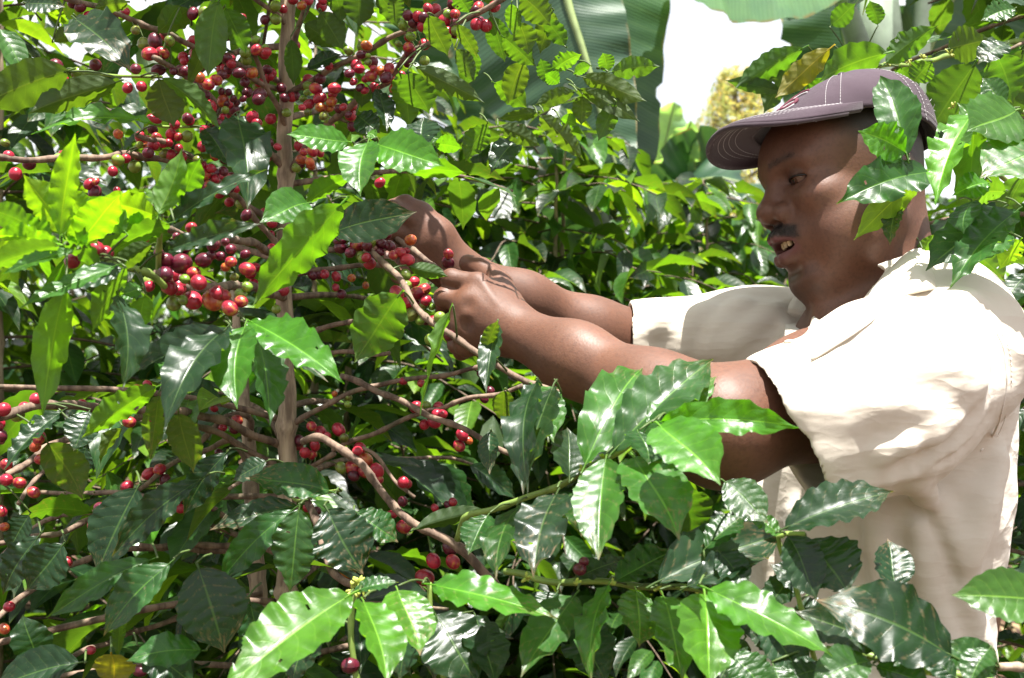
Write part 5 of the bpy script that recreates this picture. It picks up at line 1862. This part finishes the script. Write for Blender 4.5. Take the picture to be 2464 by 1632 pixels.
def back_bush(label, x, y, h, sp, nbr, seed, leaf=(.085, .125), n_ind=160, lod=1, keep=None, stems=2, az=(0, 6.283), nodes=.040):
    b = Plant('coffee_bush', label, x, y)
    r = np.random.default_rng(seed)
    for k in range(stems):
        dx, dy = r.normal(0, .05, 2)
        trunk(b, [(x + dx * 2, y + dy * 2, h * .97), (x + dx * 1.5, y + dy * 1.5, h * .6), (x + dx, y + dy, h * .3), (x + dx * .2, y + dy * .2, -.03)], [.003, .008, .011, .015], 7)
    b.fill(.18, h, int(nbr * 1.3), sp, leaf, keep=keep, n_ind=n_ind, seed=seed, lod=lod if y < 3.5 else 0, nodes=nodes, az=az, rb=.0022, mats=M_DARKTWIG)
    b.finish()
    return b


def gap(q, m):
    """the opening of bright sky between the banana and the cap stays open"""
    px, py = px_of(q)
    return not (1480 < px < 1900 and py < 330) and q[2] > .03


back_bush('bushy coffee bush at the left edge, behind the long bare twigs', -.92, 2.15, 2.25, .66, 80, 31, keep=gap)
back_bush('dark leafy coffee bush directly behind the pale ribbed stem', -.42, 2.55, 2.15, .70, 84, 32, keep=gap)
back_bush('coffee bush standing behind the hands, below the hanging banana leaf', .06, 2.75, 1.95, .66, 84, 33, (.10, .14), keep=gap)
back_bush('sunlit coffee bush between the forearm and the banana stalks', .52, 3.35, 1.86, .66, 90, 34, (.10, .14), keep=gap)
back_bush('bright coffee bush beside the man\'s mouth', .98, 4.2, 1.88, .75, 90, 35, (.08, .115), keep=gap)
back_bush('coffee bush behind the man\'s back, at the right edge', 1.62, 2.75, 2.5, .8, 90, 36, keep=gap)
back_bush('tall coffee bush in the upper left corner, behind the big drooping leaves', -1.55, 3.3, 2.55, .85, 90, 37, keep=gap)
back_bush('coffee bush filling the gap left of the ribbed stem', -.75, 3.7, 2.2, .85, 90, 38, keep=gap)
back_bush('coffee bush under the banana leaf, second row', .35, 4.6, 2.05, .9, 90, 39, keep=gap)
back_bush('coffee bush behind the cap brim, in the second row', 1.55, 5.6, 2.1, .95, 90, 40, keep=gap)
back_bush('far coffee bush showing between the chin and the sleeve', 2.3, 7.2, 2.3, 1.0, 80, 41, (.09, .13), 100, keep=gap, nodes=.065)
back_bush('far coffee bush behind the second row, below the open sky', 1.2, 8.0, 2.3, 1.05, 80, 42, (.09, .13), 100, keep=gap, nodes=.065)
back_bush('far coffee bush beyond the left stems', -2.2, 6.0, 2.7, 1.1, 90, 43, (.09, .13), 100, keep=gap, nodes=.06)
back_bush('far coffee bush beyond the middle stems', -.6, 6.4, 2.5, 1.1, 90, 44, (.09, .13), 100, keep=gap, nodes=.06)

# ------------------------------------------------------------------ banana plants
def banana_material(name='banana_leaf', k=(1, 1, 1), fac=.28):
    t = NT(name)
    uv = t.n('UVMap'); s = t.n('SeparateXYZ'); t.l(uv.outputs['UV'], s.inputs['Vector'])
    du = t.math('ABSOLUTE', t.math('SUBTRACT', s.outputs['X'], .5))
    vv = t.math('SUBTRACT', s.outputs['Y'], t.math('MULTIPLY', du, .10))
    w = t.math('SINE', t.math('MULTIPLY', vv, 520.0))
    w2 = t.math('SINE', t.math('MULTIPLY', vv, 96.0))
    v = t.obj(); n = t.noise(6, 4, v)
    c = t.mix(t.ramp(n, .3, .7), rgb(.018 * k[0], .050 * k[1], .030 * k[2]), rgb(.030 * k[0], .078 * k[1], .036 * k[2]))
    c = t.mix(t.math('MULTIPLY', t.ramp(w, -.2, 1), .14), c, rgb(.060, .130, .055))
    c = t.mix(t.math('MULTIPLY', t.ramp(w2, .6, 1), .12), c, rgb(.09, .15, .06))
    c = t.mix(t.math('MULTIPLY', t.ramp(du, .47, .50), t.ramp(t.noise(14, 3, v), .45, .6)), c, rgb(.20, .16, .07))
    t.l(c, t.p.inputs['Base Color']); t.p.inputs['Roughness'].default_value = .42
    t.l(t.bump(t.math('ADD', w, t.math('MULTIPLY', w2, 1.5)), .10, .003), t.p.inputs['Normal'])
    tr = t.n('BsdfTranslucent'); t.l(t.mix(1.0, c, rgb(2.6, 2.4, .8), 'MULTIPLY'), tr.inputs['Color'])
    mx = t.n('MixShader'); mx.inputs['Fac'].default_value = fac
    t.l(t.p.outputs[0], mx.inputs[1]); t.l(tr.outputs[0], mx.inputs[2]); t.l(mx.outputs[0], t.out.inputs['Surface'])
    return t.m


M_BANANA = banana_material()
M_PALE_SUNLIT = banana_material('pale_sunlit_banana_leaf', (6.5, 4.6, 5.0), .58)  # the same leaf, its colour lightened to stand for sun coming through
M_RIB = plain('banana_rib', (.20, .26, .10), .5, .4, .25, 14, .2)
M_PSEUDO = plain('banana_stalk', (.16, .20, .15), .6, .3, .35, 9, .3)
M_DRYB = plain('dry_banana_leaf', (.19, .14, .08), .8, .2, .4, 12, .4)


def banana_leaf(par, spine, half, side=None, drop=(.35, .35), tears=0, seed=0, rib=.012, name='leaf', taper=True, wavy=.02, pw=None, front=(0, 0, 1), mat=None):
    """spine: points base to tip; half: half width; side: the direction of the right half; drop: fall of each half below the rib"""
    r = np.random.default_rng(seed)
    n = 48; sp = spline(spine, n); T = np.gradient(sp, axis=0); T /= np.linalg.norm(T, axis=1, keepdims=True)
    sd_ = np.array(side, float); sd_ = sd_[None] - T * (T @ sd_)[:, None]; sd_ /= np.linalg.norm(sd_, axis=1, keepdims=True)
    nr = np.cross(sd_, T); nr *= np.where((nr @ np.array(front, float))[:, None] < 0, -1, 1)
    t = np.linspace(0, 1, n)
    prof = (np.sin(np.pi * np.clip(t, .0, 1) ** .8) ** .45 if taper else np.ones(n))
    if pw: prof = np.minimum(1, t / .12) ** .5 * (1 - t) ** pw
    half = half if isinstance(half, tuple) else (half, half)
    cols = 9; u = np.linspace(-1, 1, cols)
    G = np.zeros((n, cols, 3))
    gaps = np.zeros((n, 2))
    for k in range(tears):
        i = r.integers(4, n - 4); gaps[i:i + 2, r.integers(0, 2)] = 1
    for j, q in enumerate(u):
        d = drop[0] if q < 0 else drop[1]
        ww = prof * half[0 if q < 0 else 1] * abs(q) * (1 - .16 * np.array([gaps[i, 0 if q < 0 else 1] for i in range(n)]) * abs(q))
        wv = wavy * abs(q) * np.sin(t * 26 + (1.3 if q < 0 else 0) + seed) + wavy * .6 * abs(q) * np.sin(t * 61 + seed)
        G[:, j] = sp + sd_ * (np.sign(q) * ww * math.cos(d * 1.2))[:, None] - nr * (ww * math.sin(d * 1.2) * (1 + .25 * abs(q)))[:, None] + nr * wv[:, None] + T * (.10 * ww)[:, None]
    mb = MB(); mb.grid(G)
    o = mb.build(name, mat or M_BANANA, par); o.matrix_parent_inverse = Matrix.Translation(-wloc(par))
    mb = MB(); mb.tube(sp - nr * rib * .3, np.linspace(rib, rib * .35, n), 7)
    m = mb.build('midrib', M_RIB, o)
    return o


def banana(label, x, y, h, r0=.09, lean=(0, 0)):
    b = thing('banana_plant', label, 'banana plant', (x, y, 0), 'banana plants')
    mb = MB(); mb.tube(spline([(x, y, -.03), (x + lean[0] * .3, y + lean[1] * .3, h * .4), (x + lean[0], y + lean[1], h)], 20), np.linspace(r0, r0 * .6, 20), 16)
    o = mb.build('stem', M_PSEUDO, b); o.matrix_parent_inverse = Matrix.Translation(-wloc(b))
    return b


def petiole(b, pts, rad):
    mb = MB(); mb.tube(spline(pts, 16), np.interp(np.linspace(0, 1, 16), np.linspace(0, 1, len(rad)), rad), 10)
    o = mb.build('leaf_stalk', M_PSEUDO, b); o.matrix_parent_inverse = Matrix.Translation(-wloc(b)); return o


# one plant right behind the bushes: two broad dark leaves hang down in the middle of the picture
bx, by = P(1500, 816, 3.9).x, 3.95
b1 = banana('banana plant with two broad dark leaves hanging beside the open sky', bx, by, 1.75, .10)
banana_leaf(b1, [P(1300, -420, 3.5), P(1335, -160, 3.5), P(1366, 0, 3.48), P(1400, 110, 3.46), P(1432, 220, 3.45), P(1462, 330, 3.44), P(1496, 440, 3.43)], (.46, .20), (1, .05, .18), (.32, .15), 1, 3, .016, wavy=.010, pw=.45, front=(0, -1, .3))
banana_leaf(b1, [P(1440, -460, 3.75), P(1452, -200, 3.72), P(1462, -20, 3.70), P(1472, 90, 3.68), P(1492, 230, 3.66), P(1515, 360, 3.64), P(1528, 430, 3.62)], (.16, .27), (1, .22, .10), (.75, .12), 1, 5, .014, pw=.6, front=(0, -1, .3), wavy=.008)
petiole(b1, [P(1450, 540, 3.95), P(1380, 440, 3.85), P(1310, 360, 3.75), P(1270, 300, 3.70)], [.045, .036, .030, .024])
petiole(b1, [P(1460, 520, 3.95), P(1425, 430, 3.9), P(1385, 345, 3.85), P(1350, 270, 3.8)], [.045, .040, .034, .026])
petiole(b1, [P(1480, 560, 3.95), P(1440, 480, 4.0), P(1350, 420, 4.05), P(1240, 400, 4.1)], [.040, .034, .028, .022])
petiole(b1, [P(1500, 520, 3.95), P(1440, 100, 3.9), P(1330, -300, 3.65), P(1305, -430, 3.5)], [.045, .03, .024, .018])
petiole(b1, [P(1520, 520, 3.98), P(1560, 60, 4.0), P(1480, -350, 3.85), P(1440, -470, 3.75)], [.045, .03, .024, .018])
banana_leaf(b1, [P(1180, -200, 4.3), P(1190, 0, 4.3), P(1180, 150, 4.3), P(1150, 330, 4.3)], .42, (1, .1, .3), (.3, .3), 5, 8, .012)
banana_leaf(b1, [P(1250, 520, 4.2), P(1330, 600, 4.3), P(1400, 690, 4.35), P(1440, 800, 4.4)], .22, (1, .1, .5), (.3, .3), 3, 9, .010)

# a second plant, its pale sunlit leaf across the top
b2 = banana('banana plant behind the cap with one pale sunlit ragged leaf across the top', P(2105, 816, 4.1).x, 4.15, 2.6, .09, (.02, 0))
banana_leaf(b2, [P(2110, -260, 4.0), P(2000, -190, 3.9), P(1850, -110, 3.75), P(1700, -95, 3.6), P(1600, -100, 3.5)], .23, (0, -.5, -.86), (.2, .10), 10, 12, .014, wavy=.012, mat=M_PALE_SUNLIT)
banana_leaf(b2, [P(2115, 500, 4.25), P(2075, 300, 4.3), P(2030, 80, 4.3), P(1985, -160, 4.3)], .24, (1, .2, 0), (.4, .4), 4, 14, .012)
petiole(b2, [P(2110, 360, 4.1), P(2090, 200, 4.05), P(2050, 60, 4.0), P(2000, -80, 3.95)], [.05, .042, .036, .028])
petiole(b2, [P(2140, 360, 4.15), P(2150, 180, 4.2), P(2140, 20, 4.2), P(2130, -120, 4.2)], [.05, .044, .036, .028])
petiole(b2, [P(2180, 360, 4.15), P(2210, 180, 4.2), P(2220, 20, 4.2), P(2230, -120, 4.2)], [.04, .036, .03, .026])
banana_leaf(b2, [P(2190, 260, 4.4), P(2260, 60, 4.4), P(2350, -80, 4.4), P(2480, -160, 4.4)], .30, (.5, .2, -.6), (.3, .3), 4, 15, .012)

# pale young leaves and a folded one left of the brim
b3 = banana('young banana plant with pale upright leaves left of the cap brim', P(1610, 816, 6.4).x, 6.4, 1.6, .07)
banana_leaf(b3, [P(1560, 560, 6.4), P(1570, 470, 6.3), P(1592, 380, 6.25), P(1622, 245, 6.2)], .16, (1, .3, .2), (.1, .1), 1, 21, .010, mat=M_PALE_SUNLIT)
banana_leaf(b3, [P(1580, 560, 6.3), P(1600, 470, 6.2), P(1625, 380, 6.1), P(1662, 290, 6.0)], .13, (1, .6, -.2), (.2, .9), 2, 22, .010, mat=M_PALE_SUNLIT)
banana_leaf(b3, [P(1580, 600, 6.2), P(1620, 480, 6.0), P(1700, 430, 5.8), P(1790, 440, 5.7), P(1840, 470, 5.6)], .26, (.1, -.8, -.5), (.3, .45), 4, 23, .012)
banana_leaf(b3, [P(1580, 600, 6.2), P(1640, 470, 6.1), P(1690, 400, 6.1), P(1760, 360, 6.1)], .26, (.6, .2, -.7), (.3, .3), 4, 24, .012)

# trunk of a shade tree seen below the pale leaf
sh = thing('shade_tree', 'grey tree trunk between the pale banana leaf and the yellow spotted leaf', 'tree', (P(1950, 816, 7.5).x, 7.5, 0))
mb = MB(); mb.tube([P(1990, 3000, 7.5) * 1.0, P(1985, 500, 7.5), P(1965, 170, 7.5), P(1935, 20, 7.5), P(1900, -260, 7.5)], [.11, .10, .09, .085, .06], 12)
M_GREYT = plain('grey_trunk', (.13, .11, .12), .9, .2, .35, 14, .6)
o = mb.build('trunk', M_GREYT, sh); o.matrix_parent_inverse = Matrix.Translation(-wloc(sh))
r = np.random.default_rng(77)
c = P(1880, -420, 7.5); jV, jF, jU, jn = [], [], [], 0
for k in range(900):
    d = r.normal(0, 1, 3); d /= np.linalg.norm(d); q = np.array(c) + d * np.array([1.5, 1.2, .45]) * r.uniform(.4, 1) ** .5
    if px_of(q)[1] > -60: continue
    a = r.normal(0, 1, 3); a /= np.linalg.norm(a); n = np.cross(a, r.normal(0, 1, 3)); n /= np.linalg.norm(n)
    M = np.eye(4); M[:3, 0] = np.cross(a, n) * .06; M[:3, 1] = a * .16; M[:3, 2] = n * .16; M[:3, 3] = q
    V, F, U = LOWV[k % 5]; jV.append(V @ M[:3, :3].T + M[:3, 3]); jF.append(F + jn); jU.append(U); jn += len(V)
o = mobj('crown', mesh_np('crown', np.vstack(jV), np.vstack(jF), np.vstack(jU)), M_FOL, sh); o.matrix_parent_inverse = Matrix.Translation(-wloc(sh)); tag(o, kind='stuff')


# ------------------------------------------------------------------ far tree with fine yellowish leaves
def far_leaf_material():
    t = NT('fine_far_leaf'); g = t.n('NewGeometry'); rp = t.n('ValToRGB'); e = rp.color_ramp
    e.elements[0].color = (.20, .26, .12, 1); e.elements[1].color = (.52, .38, .13, 1); n = e.elements.new(.5); n.color = (.34, .36, .14, 1)
    t.l(g.outputs['Random Per Island'], rp.inputs['Fac']); t.l(rp.outputs['Color'], t.p.inputs['Base Color'])
    t.p.inputs['Roughness'].default_value = .5
    tr = t.n('BsdfTranslucent'); t.l(t.mix(1.0, rp.outputs['Color'], rgb(1.8, 1.8, 1.2), 'MULTIPLY'), tr.inputs['Color'])
    mx = t.n('MixShader'); mx.inputs['Fac'].default_value = .5
    t.l(t.p.outputs[0], mx.inputs[1]); t.l(tr.outputs[0], mx.inputs[2]); t.l(mx.outputs[0], t.out.inputs['Surface'])
    return t.m


ft = thing('far_tree', 'far tree with fine yellowish leaves against the white sky, left of the cap', 'tree', (P(1775, 816, 17).x, 17, 0))
mb = MB(); x0 = P(1775, 816, 17).x
mb.tube(spline([(x0, 17, -.05), (x0 + .05, 17, 2.5), (x0 - .05, 17, 5.1)], 12), np.linspace(.16, .03, 12), 8)
M_FT = plain('far_bark', (.16, .13, .11), .9, .2)
for k in range(46):
    z = r.uniform(1.4, 5.0); an = r.uniform(0, 6.28); L = (5.5 - z) * .42 * r.uniform(.6, 1.1)
    mb.tube([(x0, 17, z), (x0 + math.cos(an) * L * .5, 17 + math.sin(an) * L * .5, z + .35 * L), (x0 + math.cos(an) * L, 17 + math.sin(an) * L, z + .45 * L)], [.03, .02, .008], 4, False)
o = mb.build('trunk', M_FT, ft); o.matrix_parent_inverse = Matrix.Translation(-wloc(ft))
V, F, nq = [], [], 0
for k in range(9500):
    z = r.uniform(1.6, 5.15); R = (5.6 - z) * .50
    an = r.uniform(0, 6.28); q = R * math.sqrt(r.uniform(.05, 1)); lump = .55 + .45 * math.sin(an * 3 + z * 4.1) * math.sin(z * 5.3 + an)
    if r.random() > lump + .25: continue
    c = np.array([x0 + math.cos(an) * q, 17 + math.sin(an) * q, z + r.normal(0, .05)])
    a = r.normal(0, 1, 3) + np.array([0, 0, .5]); a /= np.linalg.norm(a); b = np.cross(a, r.normal(0, 1, 3)); b /= np.linalg.norm(b)
    l, w = r.uniform(.05, .10), r.uniform(.010, .020)
    V += [c - a * l, c + b * w, c + a * l, c - b * w]; F.append([nq, nq + 1, nq + 2, nq + 3]); nq += 4
o = mobj('crown', mesh_np('crown', V, F, smooth=False), far_leaf_material(), ft); o.matrix_parent_inverse = Matrix.Translation(-wloc(ft)); tag(o, kind='stuff')

# ------------------------------------------------------------------ rows of coffee beyond, read as one mass; fallen leaves on the soil
jV, jF, jU, jn = [], [], [], 0
for k in range(15000):
    row = r.integers(0, 5); y = 9.5 + row * 2.4 + r.normal(0, .45); x = r.uniform(-1, 1) * (y * .62 + 2)
    top = 1.95 + .25 * math.sin(x * 2.1 + row) + .15 * math.sin(x * 5.3)
    q = np.array([x, y, top * r.uniform(.05, 1) ** .6])
    a = r.normal(0, 1, 3) - np.array([0, 0, .4]); a /= np.linalg.norm(a); n = np.array([0, 0, 1.]) + r.normal(0, .5, 3); n -= a * (a @ n); n /= np.linalg.norm(n)
    l = r.uniform(.12, .19); M = np.eye(4); M[:3, 0] = np.cross(a, n) * l * .42; M[:3, 1] = a * l; M[:3, 2] = n * l; M[:3, 3] = q
    V, F, U = TINYV[k % 5]; jV.append(V @ M[:3, :3].T + M[:3, 3]); jF.append(F + jn); jU.append(U); jn += len(V)
tag(mobj('undergrowth', mesh_np('undergrowth', np.vstack(jV), np.vstack(jF), np.vstack(jU)), M_FOL), 'far rows of coffee reading as one green mass behind the bushes', 'undergrowth', kind='stuff')
jV, jF, jU, jn = [], [], [], 0
for k in range(2600):
    x, y = r.uniform(-3, 3), r.uniform(.3, 6.5)
    a = np.array([r.normal(), r.normal(), r.normal() * .12]); a /= np.linalg.norm(a); n = np.array([0, 0, 1.]) + r.normal(0, .2, 3); n -= a * (a @ n); n /= np.linalg.norm(n)
    l = r.uniform(.07, .13); M = np.eye(4); M[:3, 0] = np.cross(a, n) * l * .45; M[:3, 1] = a * l; M[:3, 2] = n * l; M[:3, 3] = [x, y, hgt(x, y) + .008 + r.uniform(0, .012)]
    V, F, U = TINYV[k % 5]; jV.append(V @ M[:3, :3].T + M[:3, 3]); jF.append(F + jn); jU.append(U); jn += len(V)
tag(mobj('fallen_leaves', mesh_np('fallen_leaves', np.vstack(jV), np.vstack(jF), np.vstack(jU)), M_DRYB), 'dry brown leaves lying on the red soil', 'fallen leaves', kind='stuff')
